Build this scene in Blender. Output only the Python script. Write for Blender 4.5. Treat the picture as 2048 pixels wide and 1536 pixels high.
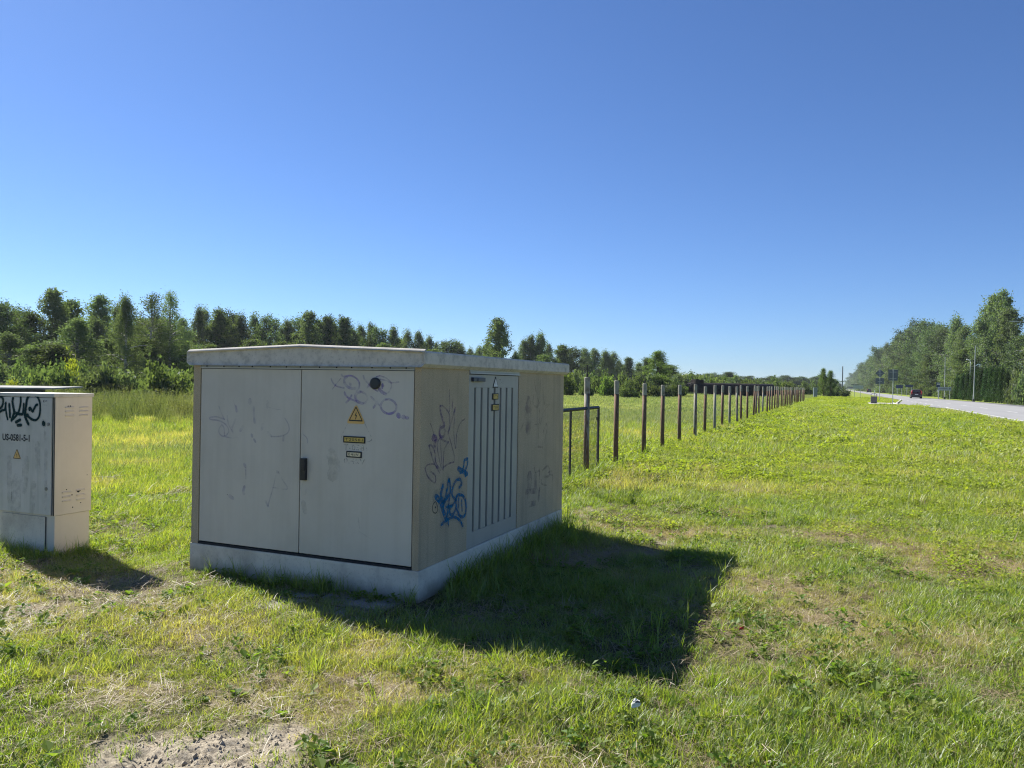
import bpy, bmesh, math, random
import numpy as np
from mathutils import Vector, Matrix, Euler

for _o in list(bpy.data.objects):
    bpy.data.objects.remove(_o)
SC = bpy.context.scene
COL = SC.collection
rad = math.radians

# ---------------------------------------------------------------- camera
# world: Y runs along the road and the fence, X to the right of it, metres; the eye stands at (0, 0, 1.55)
EYE = Vector((0, 0, 1.55))
TH, ROLL, PITCH = rad(22.93), rad(1.0), rad(-0.08)
_fl = Vector((-math.sin(TH), math.cos(TH), 0)); _R = Vector((math.cos(TH), math.sin(TH), 0))
_f = _fl * math.cos(PITCH) + Vector((0, 0, math.sin(PITCH))); _U = _R.cross(_f)
_xc = math.cos(ROLL) * _R + math.sin(ROLL) * _U
_yc = -math.sin(ROLL) * _R + math.cos(ROLL) * _U
cam = bpy.data.cameras.new('camera'); cam_ob = bpy.data.objects.new('camera', cam); COL.objects.link(cam_ob)
cam.sensor_fit = 'HORIZONTAL'; cam.sensor_width = 36.0; cam.lens = 1539.0 / 2048.0 * 36.0
cam.clip_start = 0.05; cam.clip_end = 9000
cam_ob.matrix_world = Matrix(((_xc.x, _yc.x, -_f.x, EYE.x), (_xc.y, _yc.y, -_f.y, EYE.y), (_xc.z, _yc.z, -_f.z, EYE.z), (0, 0, 0, 1)))
SC.camera = cam_ob

# ---------------------------------------------------------------- sky, sun, exposure
SUN_DIR = Vector((-1.92, 0.68, 1.76)).normalized()
SUN_EL = math.asin(SUN_DIR.z); SUN_AZ = math.atan2(SUN_DIR.x, SUN_DIR.y)
W = bpy.data.worlds.new('World'); SC.world = W; W.use_nodes = True
wn = W.node_tree.nodes; wl = W.node_tree.links
bg = wn['Background']
sky = wn.new('ShaderNodeTexSky'); sky.sky_type = 'NISHITA'; sky.sun_disc = False
sky.sun_elevation = SUN_EL; sky.sun_rotation = SUN_AZ
sky.altitude = 1500; sky.air_density = 1.0; sky.dust_density = 0.6; sky.ozone_density = 4.0
wb = wn.new('ShaderNodeMix'); wb.data_type = 'RGBA'; wb.blend_type = 'MULTIPLY'; wb.inputs['Factor'].default_value = 1.0   # the phone's cool white balance
wb.inputs['B'].default_value = (0.60, 0.756, 1.0, 1.0)
wl.new(sky.outputs['Color'], wb.inputs['A']); wl.new(wb.outputs['Result'], bg.inputs['Color'])
bg.inputs['Strength'].default_value = 0.062
sun = bpy.data.lights.new('sun', 'SUN'); sun_ob = bpy.data.objects.new('sun', sun); COL.objects.link(sun_ob)
sun.energy = 5.0; sun.angle = rad(0.5); sun.color = (1.0, 0.95, 0.86)
sun_ob.rotation_euler = SUN_DIR.to_track_quat('Z', 'Y').to_euler(); sun_ob.location = (-20, 6, 20)
SC.view_settings.view_transform = 'Standard'; SC.view_settings.look = 'None'
SC.view_settings.gamma = 1.0; SC.view_settings.use_curve_mapping = False
SC.view_settings.exposure = 1.12
SC.render.engine = 'CYCLES'
SC.cycles.max_bounces = 5; SC.cycles.diffuse_bounces = 3; SC.cycles.sample_clamp_indirect = 1.2; SC.cycles.transparent_max_bounces = 8; SC.cycles.use_denoising = True; SC.cycles.denoising_prefilter = 'NONE'; SC.cycles.use_adaptive_sampling = False; SC.cycles.filter_width = 1.15

# ---------------------------------------------------------------- measured shapes (metres)
XO = [([(-3.471, 1.573), (-3.452, 1.533), (-3.424, 1.508), (-3.384, 1.496), (-3.348, 1.492)], 0.012), ([(-3.379, 1.562), (-3.424, 1.513), (-3.451, 1.482)], 0.008), ([(-3.374, 1.59), (-3.356, 1.575), (-3.296, 1.583), (-3.248, 1.566), (-3.217, 1.532), (-3.219, 1.492), (-3.24, 1.471)], 0.013), ([(-3.325, 1.573), (-3.349, 1.552), (-3.339, 1.52), (-3.306, 1.495), (-3.246, 1.489)], 0.02), ([(-3.299, 1.525), (-3.29, 1.517)], 0.02), ([(-3.183, 1.584), (-3.171, 1.557), (-3.141, 1.528), (-3.105, 1.499), (-3.058, 1.472)], 0.014), ([(-3.1, 1.563), (-3.129, 1.523), (-3.149, 1.498)], 0.016), ([(-3.072, 1.578), (-3.037, 1.584), (-2.991, 1.57), (-2.95, 1.541), (-2.944, 1.507), (-2.966, 1.467), (-2.989, 1.457)], 0.01), ([(-2.989, 1.454), (-3.023, 1.468), (-3.047, 1.49)], 0.024), ([(-3.037, 1.559), (-2.991, 1.552), (-2.944, 1.536), (-2.882, 1.542)], 0.01), ([(-3.016, 1.52), (-3.017, 1.513)], 0.026), ([(-3.017, 1.513), (-3.021, 1.493)], 0.012), ([(-3.344, 1.459), (-3.335, 1.439), (-3.298, 1.415), (-3.238, 1.396)], 0.015), ([(-3.281, 1.44), (-3.298, 1.412), (-3.328, 1.384)], 0.015), ([(-3.204, 1.468), (-3.239, 1.451), (-3.25, 1.429), (-3.232, 1.396), (-3.182, 1.38)], 0.022), ([(-3.204, 1.468), (-3.163, 1.453), (-3.144, 1.424), (-3.156, 1.393), (-3.176, 1.383)], 0.014), ([(-3.115, 1.432), (-3.08, 1.405), (-3.039, 1.372)], 0.015), ([(-3.045, 1.411), (-3.065, 1.388), (-3.09, 1.353)], 0.017), ([(-2.971, 1.417), (-3.005, 1.41), (-3.027, 1.382), (-3.027, 1.352), (-3.0, 1.324), (-2.957, 1.313), (-2.912, 1.331), (-2.898, 1.366), (-2.919, 1.4), (-2.959, 1.417), (-2.988, 1.415)], 0.017), ([(-2.884, 1.309), (-2.876, 1.297)], 0.036), ([(-2.842, 1.295), (-2.833, 1.293)], 0.034), ([(-2.814, 1.291), (-2.805, 1.289)], 0.03)]
LEFTDOOR = [([(-4.539, 1.322), (-4.514, 1.272), (-4.48, 1.219)], 0.012), ([(-4.48, 1.222), (-4.56, 1.238), (-4.626, 1.232), (-4.626, 1.216), (-4.541, 1.209), (-4.475, 1.186), (-4.437, 1.144), (-4.445, 1.108), (-4.482, 1.085), (-4.524, 1.101), (-4.535, 1.137), (-4.507, 1.174), (-4.483, 1.15), (-4.477, 1.092)], 0.013), ([(-4.453, 1.252), (-4.438, 1.188), (-4.399, 1.128)], 0.012), ([(-4.369, 1.226), (-4.4, 1.16)], 0.02), ([(-4.4, 1.146), (-4.39, 1.114)], 0.02), ([(-4.463, 1.082), (-4.398, 1.077), (-4.348, 1.083), (-4.338, 1.048)], 0.013), ([(-4.373, 1.406), (-4.391, 1.369), (-4.371, 1.327)], 0.005), ([(-4.367, 1.327), (-4.357, 1.288)], 0.025), ([(-4.227, 1.384), (-4.226, 1.359)], 0.035), ([(-4.188, 1.328), (-4.183, 1.254), (-4.176, 1.204)], 0.024), ([(-4.057, 1.374), (-4.056, 1.328)], 0.025), ([(-4.051, 1.332), (-3.998, 1.32), (-3.928, 1.315)], 0.006), ([(-4.286, 1.179), (-4.317, 1.138)], 0.03), ([(-4.097, 1.193), (-4.105, 1.157)], 0.03), ([(-4.047, 1.135), (-4.011, 1.105)], 0.024), ([(-4.011, 1.105), (-3.941, 1.108), (-3.872, 1.128), (-3.843, 1.164), (-3.853, 1.209), (-3.884, 1.25)], 0.012), ([(-3.894, 1.11), (-3.897, 1.079)], 0.022), ([(-4.203, 1.111), (-4.198, 1.097)], 0.025), ([(-4.179, 1.076), (-4.165, 1.056)], 0.02), ([(-4.27, 0.876), (-4.261, 0.859)], 0.03), ([(-4.256, 0.852), (-4.254, 0.766)], 0.012), ([(-4.266, 0.701), (-4.275, 0.669), (-4.269, 0.644)], 0.028), ([(-4.416, 0.619), (-4.378, 0.6)], 0.03), ([(-3.949, 0.838), (-3.94, 0.829)], 0.03), ([(-3.94, 0.839), (-3.9, 0.782), (-3.851, 0.712), (-3.985, 0.714)], 0.012), ([(-3.961, 0.806), (-3.985, 0.714), (-4.014, 0.627), (-4.031, 0.57)], 0.012), ([(-4.058, 0.606), (-4.031, 0.566)], 0.02), ([(-3.71, 1.135), (-3.676, 1.106), (-3.671, 1.072)], 0.01)]
SIDETAG = [([(5.165, 1.488), (5.171, 1.326)], 0.012), ([(5.224, 1.421), (5.212, 1.303)], 0.01), ([(5.267, 1.353), (5.221, 1.273), (5.161, 1.164)], 0.016), ([(5.022, 1.37), (5.076, 1.365), (5.172, 1.304), (5.176, 1.208), (5.153, 1.165), (5.195, 1.103), (5.265, 0.979), (5.258, 0.935)], 0.013), ([(5.022, 1.37), (5.04, 1.308), (5.096, 1.226)], 0.025), ([(5.089, 1.219), (5.028, 1.2), (5.022, 1.157), (5.077, 1.14), (5.106, 1.167), (5.089, 1.215)], 0.022), ([(5.027, 1.229), (5.031, 1.142), (5.101, 1.109), (5.164, 1.094)], 0.016), ([(5.164, 1.094), (5.103, 1.05), (5.09, 0.978), (5.086, 0.891)], 0.014), ([(5.258, 0.935), (5.186, 0.933), (5.093, 0.913)], 0.012), ([(5.267, 1.35), (5.249, 1.174), (5.287, 1.037), (5.299, 1.149), (5.355, 1.23), (5.439, 1.261)], 0.012), ([(4.863, 1.089), (4.901, 1.023), (4.94, 0.963), (5.033, 0.875)], 0.014), ([(4.863, 1.089), (4.906, 1.086), (4.952, 1.033), (4.97, 0.96), (5.04, 0.896)], 0.016), ([(4.879, 1.25), (4.933, 1.169), (4.957, 1.118), (4.952, 1.033)], 0.01), ([(4.919, 1.142), (4.963, 1.132), (4.95, 1.09)], 0.05), ([(4.811, 0.932), (4.853, 0.953), (4.94, 0.948), (5.001, 0.914)], 0.011), ([(4.811, 0.932), (4.856, 0.865), (4.96, 0.811), (4.966, 0.86), (4.899, 0.896)], 0.013), ([(5.031, 1.142), (4.987, 1.087), (5.013, 0.999), (5.054, 0.909)], 0.01), ([(5.031, 1.128), (5.07, 0.9)], 0.01)]
BLUETAG = [([(4.979, 0.709), (5.056, 0.655), (5.105, 0.575), (5.154, 0.509)], 0.055), ([(5.09, 0.778), (5.061, 0.72), (5.074, 0.675)], 0.045), ([(5.102, 0.649), (5.139, 0.695), (5.182, 0.815), (5.209, 0.738), (5.196, 0.673), (5.161, 0.53)], 0.03), ([(5.179, 0.69), (5.118, 0.647), (5.096, 0.621)], 0.035), ([(5.357, 0.728), (5.398, 0.754), (5.371, 0.791), (5.297, 0.788), (5.249, 0.741), (5.243, 0.682), (5.311, 0.636)], 0.03), ([(5.151, 0.606), (5.246, 0.607), (5.278, 0.625)], 0.025), ([(5.246, 0.607), (5.199, 0.584), (5.216, 0.544), (5.265, 0.537), (5.312, 0.59), (5.303, 0.629), (5.326, 0.671), (5.41, 0.661), (5.473, 0.606), (5.476, 0.513), (5.426, 0.49), (5.365, 0.514), (5.322, 0.566)], 0.032), ([(5.352, 0.645), (5.354, 0.577)], 0.02), ([(5.403, 0.623), (5.415, 0.537)], 0.02), ([(5.07, 0.486), (5.17, 0.507), (5.266, 0.514), (5.367, 0.476), (5.428, 0.42)], 0.03), ([(5.178, 0.506), (5.188, 0.46)], 0.02), ([(5.335, 0.879), (5.42, 0.851), (5.49, 0.821)], 0.04), ([(5.494, 0.941), (5.443, 0.934), (5.427, 0.889), (5.42, 0.851), (5.369, 0.845)], 0.026), ([(5.498, 0.941), (5.491, 0.891), (5.455, 0.848), (5.465, 0.808)], 0.026)]
RINGTAG = [([(4.98, 0.673), (4.936, 0.65), (4.938, 0.607), (4.983, 0.586), (5.012, 0.611), (4.988, 0.665)], 0.007), ([(4.974, 0.631), (4.977, 0.628)], 0.016)]
FADETAG = [([(6.918, 1.594), (6.99, 1.452), (7.075, 1.355)], 0.014), ([(7.091, 1.576), (7.083, 1.461), (7.048, 1.356)], 0.014), ([(6.913, 1.424), (6.904, 1.358), (6.997, 1.319), (7.075, 1.355)], 0.025), ([(7.194, 1.441), (7.226, 1.343), (7.368, 1.34)], 0.02), ([(7.354, 1.34), (7.189, 1.256), (7.113, 1.142)], 0.012), ([(6.789, 1.37), (6.781, 1.259), (6.788, 1.119)], 0.16), ([(6.693, 1.298), (6.686, 1.197), (6.605, 1.119)], 0.025), ([(7.078, 1.298), (7.085, 1.163), (6.953, 1.149)], 0.016), ([(7.059, 1.135), (7.056, 0.924)], 0.016), ([(7.278, 1.145), (7.199, 1.061), (7.179, 0.906)], 0.016), ([(7.278, 1.145), (7.304, 1.095), (7.219, 0.942)], 0.014), ([(6.951, 0.918), (7.042, 0.93), (7.178, 0.916)], 0.02), ([(6.973, 0.731), (6.988, 0.691), (7.108, 0.689)], 0.025), ([(7.106, 0.718), (7.113, 0.573)], 0.025), ([(7.19, 0.681), (7.357, 0.714), (7.391, 0.612), (7.207, 0.611), (7.169, 0.557), (7.31, 0.521)], 0.022), ([(7.477, 0.653), (7.361, 0.645)], 0.02), ([(7.391, 0.622), (7.494, 0.601), (7.483, 0.521)], 0.02), ([(6.847, 0.668), (6.83, 0.493)], 0.12), ([(7.002, 0.661), (7.008, 0.537)], 0.07), ([(7.116, 0.524), (7.095, 0.402)], 0.05), ([(6.754, 0.521), (7.117, 0.495)], 0.05), ([(6.835, 0.39), (7.016, 0.383)], 0.05)]
GREENTAG = [([(-6.962, 1.312), (-6.921, 1.343), (-6.866, 1.354), (-6.824, 1.343), (-6.81, 1.316), (-6.819, 1.275), (-6.842, 1.252), (-6.89, 1.239), (-6.939, 1.235)], 0.019), ([(-6.898, 1.255), (-6.87, 1.232), (-6.865, 1.196), (-6.866, 1.15)], 0.019), ([(-6.889, 1.195), (-6.828, 1.227), (-6.787, 1.239), (-6.775, 1.297)], 0.017), ([(-6.775, 1.297), (-6.775, 1.249), (-6.762, 1.19), (-6.747, 1.152)], 0.017), ([(-6.73, 1.287), (-6.722, 1.228), (-6.716, 1.171)], 0.02), ([(-6.679, 1.342), (-6.687, 1.31), (-6.676, 1.265), (-6.664, 1.22), (-6.68, 1.175), (-6.696, 1.143)], 0.021), ([(-6.58, 1.347), (-6.578, 1.309), (-6.591, 1.254), (-6.61, 1.213), (-6.637, 1.21), (-6.664, 1.22)], 0.019), ([(-6.61, 1.211), (-6.637, 1.185), (-6.676, 1.157)], 0.018), ([(-6.603, 1.202), (-6.577, 1.201), (-6.55, 1.206), (-6.541, 1.251), (-6.539, 1.292)], 0.019), ([(-6.487, 1.353), (-6.5, 1.324), (-6.509, 1.27), (-6.517, 1.225), (-6.522, 1.189), (-6.502, 1.154), (-6.475, 1.117)], 0.021), ([(-6.513, 1.189), (-6.487, 1.195)], 0.03), ([(-6.487, 1.353), (-6.461, 1.367), (-6.409, 1.371), (-6.359, 1.352), (-6.332, 1.306), (-6.327, 1.257), (-6.332, 1.208), (-6.352, 1.172), (-6.39, 1.154), (-6.443, 1.165), (-6.49, 1.19)], 0.017), ([(-6.463, 1.24), (-6.468, 1.254), (-6.449, 1.256), (-6.425, 1.228), (-6.406, 1.251), (-6.381, 1.283), (-6.362, 1.29)], 0.018), ([(-6.639, 1.129), (-6.582, 1.153)], 0.02), ([(-6.616, 1.103), (-6.569, 1.106)], 0.022), ([(-6.285, 1.135), (-6.279, 1.124)], 0.034), ([(-7.103, 1.332), (-7.108, 1.253), (-7.084, 1.152)], 0.019), ([(-7.103, 1.332), (-7.047, 1.343), (-7.017, 1.297), (-7.094, 1.244)], 0.019), ([(-7.001, 1.192), (-6.974, 1.229)], 0.02)]
LEFT_TREES = [(-80.23, 52.94, 8.93, 1.56, 'broad'), (-93.78, 63.49, 9.36, 1.85, 'broad'), (-82.17, 57.54, 8.24, 1.88, 'broad'),
 (-82.48, 60.67, 11.04, 2.06, 'aspen'), (-65.8, 50.35, 6.72, 1.96, 'broad'), (-92.15, 69.61, 11.06, 1.95, 'broad'),
 (-79.71, 64.02, 10.64, 1.52, 'aspen'), (-82.19, 68.39, 10.19, 1.6, 'birch'), (-57.95, 49.33, 8.42, 1.33, 'birch'),
 (-65.89, 59.01, 10.29, 1.56, 'sparse'), (-65.57, 61.31, 10.66, 1.49, 'sparse'), (-70.95, 65.55, 8.05, 2.29, 'broad'),
 (-85.92, 83.1, 9.73, 1.57, 'birch'), (-69.4, 46.65, 5.2, 1.55, 'broad'), (-65.16, 46.27, 4.17, 1.59, 'willow'),
 (-61.47, 45.66, 4.13, 1.46, 'willow'), (-64.72, 57.32, 5.25, 1.72, 'willow'), (-65.6, 53.69, 5.05, 1.36, 'willow'),
 (-70.9, 67.74, 5.31, 1.29, 'willow'), (-75.01, 59.48, 7.62, 1.53, 'broad'), (-75.25, 65.9, 8.15, 1.75, 'broad'),
 (-95.72, 95.25, 12.59, 1.62, 'birch'), (-98.46, 99.52, 12.8, 1.86, 'broad'), (-94.8, 98.9, 12.5, 2.0, 'broad'),
 (-96.01, 102.72, 12.53, 1.89, 'broad'), (-91.26, 100.39, 11.9, 1.83, 'broad'), (-92.06, 104.4, 12.26, 1.72, 'birch'),
 (-88.87, 103.57, 11.8, 1.86, 'broad'), (-93.58, 112.44, 10.9, 1.64, 'birch'), (-92.09, 113.07, 11.92, 1.82, 'birch'),
 (-91.71, 115.4, 12.29, 1.66, 'broad'), (-77.5, 99.7, 11.99, 1.74, 'aspen'), (-83.79, 111.15, 11.56, 1.75, 'broad'),
 (-82.6, 111.66, 12.37, 1.75, 'spruce'), (-84.38, 116.33, 11.98, 1.64, 'broad'), (-79.77, 112.86, 12.25, 1.93, 'spruce'),
 (-81.44, 117.58, 11.13, 1.64, 'broad'), (-91.25, 135.14, 12.63, 1.87, 'birch'), (-90.66, 137.57, 13.22, 1.79, 'birch'),
 (-87.8, 136.6, 12.28, 1.87, 'broad'), (-85.12, 137.74, 12.33, 2.08, 'broad'), (-85.4, 143.05, 12.07, 1.93, 'birch'),
 (-83.42, 143.88, 11.89, 1.72, 'birch'), (-88.4, 158.06, 11.71, 2.11, 'birch'), (-88.84, 163.3, 10.59, 1.44, 'birch'),
 (-81.53, 155.54, 10.61, 2.73, 'broad'), (-80.58, 159.2, 10.57, 2.54, 'broad'), (-87.65, 180.1, 10.18, 1.56, 'birch'),
 (-85.97, 180.8, 10.48, 1.82, 'birch'), (-71.06, 154.54, 10.06, 1.55, 'birch'), (-50.96, 114.18, 11.57, 2.11, 'aspen'),
 (-77.34, 184.45, 9.47, 1.3, 'birch'), (-64.15, 157.46, 10.85, 2.21, 'birch'), (-62.54, 158.14, 11.77, 1.99, 'birch'),
 (-60.92, 158.83, 12.35, 1.99, 'birch'), (-60.48, 164.45, 10.32, 1.59, 'birch'), (-63.04, 179.65, 10.88, 2.22, 'broad'),
 (-62.12, 185.47, 10.41, 2.53, 'broad'), (-61.87, 196.43, 10.8, 2.26, 'birch'), (-60.53, 200.25, 10.84, 2.3, 'birch'),
 (-59.1, 203.03, 10.56, 2.18, 'birch'), (-57.37, 205.93, 10.14, 2.48, 'birch'), (-60.0, 224.36, 8.67, 1.49, 'birch'),
 (-53.78, 210.71, 8.94, 1.96, 'spruce'), (-52.38, 216.73, 7.74, 2.29, 'birch'), (-48.89, 212.78, 8.9, 2.24, 'spruce'),
 (-25.73, 119.42, 6.69, 2.03, 'sapling'), (-52.22, 260.23, 6.85, 3.04, 'birch'), (-83.08, 92.99, 7.43, 2.3, 'willow'),
 (-83.87, 86.14, 6.31, 1.46, 'willow'), (-78.13, 95.08, 7.14, 1.84, 'willow'), (-76.36, 119.72, 8.04, 2.18, 'willow'),
 (-73.27, 131.88, 7.69, 2.34, 'willow'), (-56.12, 150.0, 7.27, 2.08, 'willow')]
RIGHT_TREES = [(27.0, 181.26, 16.01, 3.05, 'birch'), (29.0, 185.54, 20.68, 2.7, 'aspen'), (30.0, 181.47, 21.13, 3.03, 'aspen'), (28.0, 159.49, 15.79, 2.3, 'aspen'),
 (27.0, 144.2, 10.74, 2.22, 'broad'), (27.0, 133.1, 11.33, 2.18, 'birch'), (27.0, 197.88, 15.7, 2.9, 'birch'), (28.0, 232.32, 20.45, 3.17, 'birch'),
 (27.0, 246.1, 19.23, 3.37, 'broad'), (27.0, 265.58, 20.65, 3.35, 'broad'), (29.0, 303.57, 24.63, 3.83, 'broad'),
 (30.0, 364.78, 29.77, 5.48, 'broad'), (29.0, 402.44, 29.47, 4.67, 'broad'), (28.0, 431.43, 28.5, 4.52, 'birch'),
 (27.0, 459.77, 27.61, 4.83, 'birch'), (27.0, 514.32, 28.31, 4.81, 'birch'), (27.0, 571.13, 29.27, 5.02, 'broad'),
 (27.0, 634.26, 29.73, 5.22, 'birch'), (27.0, 703.35, 29.48, 5.38, 'broad'), (27.0, 778.16, 30.15, 5.51, 'birch'),
 (27.0, 856.02, 29.97, 5.56, 'birch'), (27.0, 951.48, 29.75, 6.19, 'broad'), (27.0, 1049.23, 29.52, 6.21, 'birch'),
 (27.0, 1169.67, 29.25, 6.24, 'broad'), (27.0, 1287.61, 28.19, 6.11, 'birch'), (27.0, 1433.03, 27.77, 6.81, 'broad'),
 (27.0, 1615.87, 27.23, 6.72, 'birch'), (27.0, 1852.68, 26.54, 7.71, 'broad'), (27.0, 2081.87, 25.87, 7.43, 'birch'),
 (27.0, 2374.18, 23.58, 7.07, 'broad'), (27.0, 2762.59, 20.53, 6.59, 'birch'), (27.0, 3303.83, 16.28, 7.88, 'birch'),
 (24.0, 181.89, 9.94, 2.26, 'willow'), (24.0, 244.58, 11.43, 2.81, 'willow'), (24.0, 275.92, 11.9, 3.18, 'broad'),
 (24.5, 330.62, 14.51, 3.07, 'willow'), (24.5, 393.61, 14.68, 3.44, 'willow'), (24.5, 472.74, 15.08, 3.6, 'willow'),
 (24.5, 564.03, 15.01, 3.98, 'willow'), (24.5, 679.84, 15.32, 4.41, 'broad'), (24.5, 856.91, 15.8, 4.56, 'willow')]
FAR_TREES = [(-48.54, 305.21, 5.55, 2.34, 'spruce'), (-46.47, 316.95, 6.76, 2.42, 'broad'), (-45.09, 328.39, 6.35, 2.08, 'broad'),
 (-39.05, 309.23, 7.09, 2.34, 'spruce'), (-41.79, 351.5, 6.33, 1.99, 'broad'), (-38.83, 363.61, 6.55, 2.27, 'broad'),
 (-37.12, 375.19, 5.34, 1.87, 'spruce'), (-36.45, 397.19, 5.11, 2.22, 'broad'), (-33.92, 409.12, 6.28, 2.53, 'broad'),
 (-31.21, 421.12, 7.25, 2.6, 'spruce'), (-28.99, 443.78, 6.52, 2.73, 'broad'), (-25.24, 445.37, 7.95, 2.73, 'broad'),
 (-21.96, 457.61, 7.06, 2.51, 'spruce'), (-18.37, 459.13, 7.69, 2.79, 'broad'), (-15.1, 471.37, 7.04, 2.57, 'broad'),
 (-12.22, 483.45, 7.81, 2.63, 'spruce'), (-9.0, 484.81, 8.75, 2.63, 'broad'), (-5.61, 497.11, 7.79, 2.69, 'broad'),
 (-2.68, 520.06, 7.49, 2.5, 'spruce'), (-0.66, 542.63, 5.51, 1.95, 'broad'), (1.52, 565.26, 4.02, 1.69, 'broad'),
 (-50.32, 304.46, 4.34, 1.95, 'spruce'), (-44.5, 339.5, 5.04, 2.57, 'broad'), (-39.74, 352.37, 5.04, 2.65, 'broad')]
BUSHES = [(-32.34, 94.9, 2.58, 0.91), (-33.96, 102.9, 3.24, 1.12), (-28.91, 92.01, 2.2, 0.87), (-32.62, 105.64, 3.16, 1.14), (-29.84, 102.47, 3.0, 1.24),
 (-26.99, 94.99, 2.33, 1.15), (-27.1, 101.46, 2.74, 1.22), (-24.73, 98.12, 2.46, 1.17), (-26.5, 110.4, 3.17, 1.31), (-25.16, 110.97, 3.05, 1.31),
 (-23.69, 111.59, 3.08, 1.46), (-22.54, 114.25, 2.99, 1.19), (-20.24, 104.36, 2.19, 0.95), (-20.85, 119.31, 2.47, 1.23), (-21.03, 132.26, 2.94, 1.35),
 (-19.77, 134.96, 2.65, 1.2), (-22.0, 97.1, 1.85, 1.02), (-20.24, 97.85, 1.75, 1.02), (-23.13, 90.11, 1.66, 0.96), (-19.86, 106.69, 1.81, 0.83),
 (-20.68, 154.12, 3.42, 1.17), (-18.62, 155.0, 3.66, 1.17), (-17.18, 161.03, 2.96, 1.21), (-15.34, 167.24, 2.84, 1.25), (-13.35, 173.51, 2.82, 1.29),
 (-11.18, 174.43, 2.76, 1.29), (-9.18, 180.71, 2.73, 1.33), (-6.24, 176.52, 2.85, 1.07), (-4.6, 182.64, 2.92, 1.33), (-2.48, 161.83, 4.94, 0.88),
 (-1.22, 162.36, 4.57, 0.78), (-1.83, 164.27, 2.43, 0.99), (-0.29, 168.18, 2.07, 1.01), (1.35, 163.44, 1.69, 0.88), (-61.32, 60.93, 3.47, 1.04),
 (-59.29, 57.44, 2.86, 0.99), (-57.33, 53.93, 2.44, 0.94), (-49.42, 48.59, 1.95, 0.91), (-46.7, 43.22, 2.26, 0.9), (-48.95, 44.44, 1.88, 0.78),
 (-58.45, 51.28, 2.14, 1.0), (-58.82, 48.95, 1.99, 1.06), (-52.44, 45.14, 1.73, 0.73), (-58.67, 46.84, 2.25, 1.03), (-56.23, 43.53, 2.31, 0.81),
 (-51.37, 39.08, 2.8, 0.44), (-58.83, 42.44, 2.14, 0.89), (-58.72, 40.31, 1.81, 0.94), (-59.8, 39.85, 2.06, 0.86), (-47.43, 32.05, 1.44, 0.25),
 (-44.24, 31.23, 1.29, 0.27), (-54.05, 40.11, 1.63, 0.68), (-67.37, 69.23, 3.5, 1.4), (-65.47, 70.03, 3.19, 1.4)]
HEDGE = [(20.0, 175.04, 2.65, 0.9), (20.0, 165.74, 3.17, 0.94), (20.5, 163.32, 4.27, 0.74), (20.5, 157.2, 4.54, 0.71), (20.5, 151.51, 4.61, 0.68),
 (20.5, 146.75, 4.6, 0.66), (20.5, 142.31, 4.76, 0.64), (20.5, 138.16, 4.98, 0.7), (20.5, 133.82, 5.03, 0.67), (20.5, 129.36, 4.99, 0.72),
 (20.5, 125.57, 4.89, 0.7), (20.5, 121.67, 4.86, 0.68), (20.5, 118.29, 4.25, 0.59), (20.0, 109.43, 3.69, 0.97), (20.0, 103.83, 3.37, 1.03)]

# ---------------------------------------------------------------- helpers
rng = np.random.default_rng(11)

def hash2(ix, iy, seed):
    n = (ix.astype(np.int64) * 374761393 + iy.astype(np.int64) * 668265263 + seed * 974711) & 0xffffffff
    n = ((n ^ (n >> 13)) * 1274126177) & 0xffffffff
    return ((n ^ (n >> 16)) & 0xffff) / 65535.0

def vnoise(x, y, s, seed):
    x = np.asarray(x, float) / s; y = np.asarray(y, float) / s
    ix = np.floor(x); iy = np.floor(y); fx = x - ix; fy = y - iy
    fx = fx * fx * (3 - 2 * fx); fy = fy * fy * (3 - 2 * fy)
    a = hash2(ix, iy, seed); b = hash2(ix + 1, iy, seed); c = hash2(ix, iy + 1, seed); d = hash2(ix + 1, iy + 1, seed)
    return (a * (1 - fx) + b * fx) * (1 - fy) + (c * (1 - fx) + d * fx) * fy

def fbm(x, y, s, seed, oct=4):
    t = 0; a = 0.5; n = 0
    for k in range(oct):
        t = t + a * vnoise(x, y, s / 2 ** k, seed + k * 17); n += a; a *= 0.5
    return t / n

def sstep(a, b, x):
    t = np.clip((np.asarray(x, float) - a) / (b - a), 0, 1); return t * t * (3 - 2 * t)

ORD = ['first', 'second', 'third', 'fourth', 'fifth', 'sixth', 'seventh', 'eighth', 'ninth', 'tenth', 'eleventh', 'twelfth', 'thirteenth',
       'fourteenth', 'fifteenth', 'sixteenth', 'seventeenth', 'eighteenth', 'nineteenth']
def ordinal(n):
    if n <= 19: return ORD[n - 1]
    tens = ['', '', 'twent', 'thirt', 'fort', 'fift', 'sixt', 'sevent'][n // 10]
    return tens + 'ieth' if n % 10 == 0 else tens + 'y-' + ORD[n % 10 - 1]

def tag(o, label=None, cat=None, group=None, kind=None):
    if label: o['label'] = label
    if cat: o['category'] = cat
    if group: o['group'] = group
    if kind: o['kind'] = kind
    return o

def empty(name, loc=(0, 0, 0), rz=0.0):
    o = bpy.data.objects.new(name, None); o.location = loc; o.rotation_euler = (0, 0, rz); COL.objects.link(o); o.empty_display_size = 0.2
    return o

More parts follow.
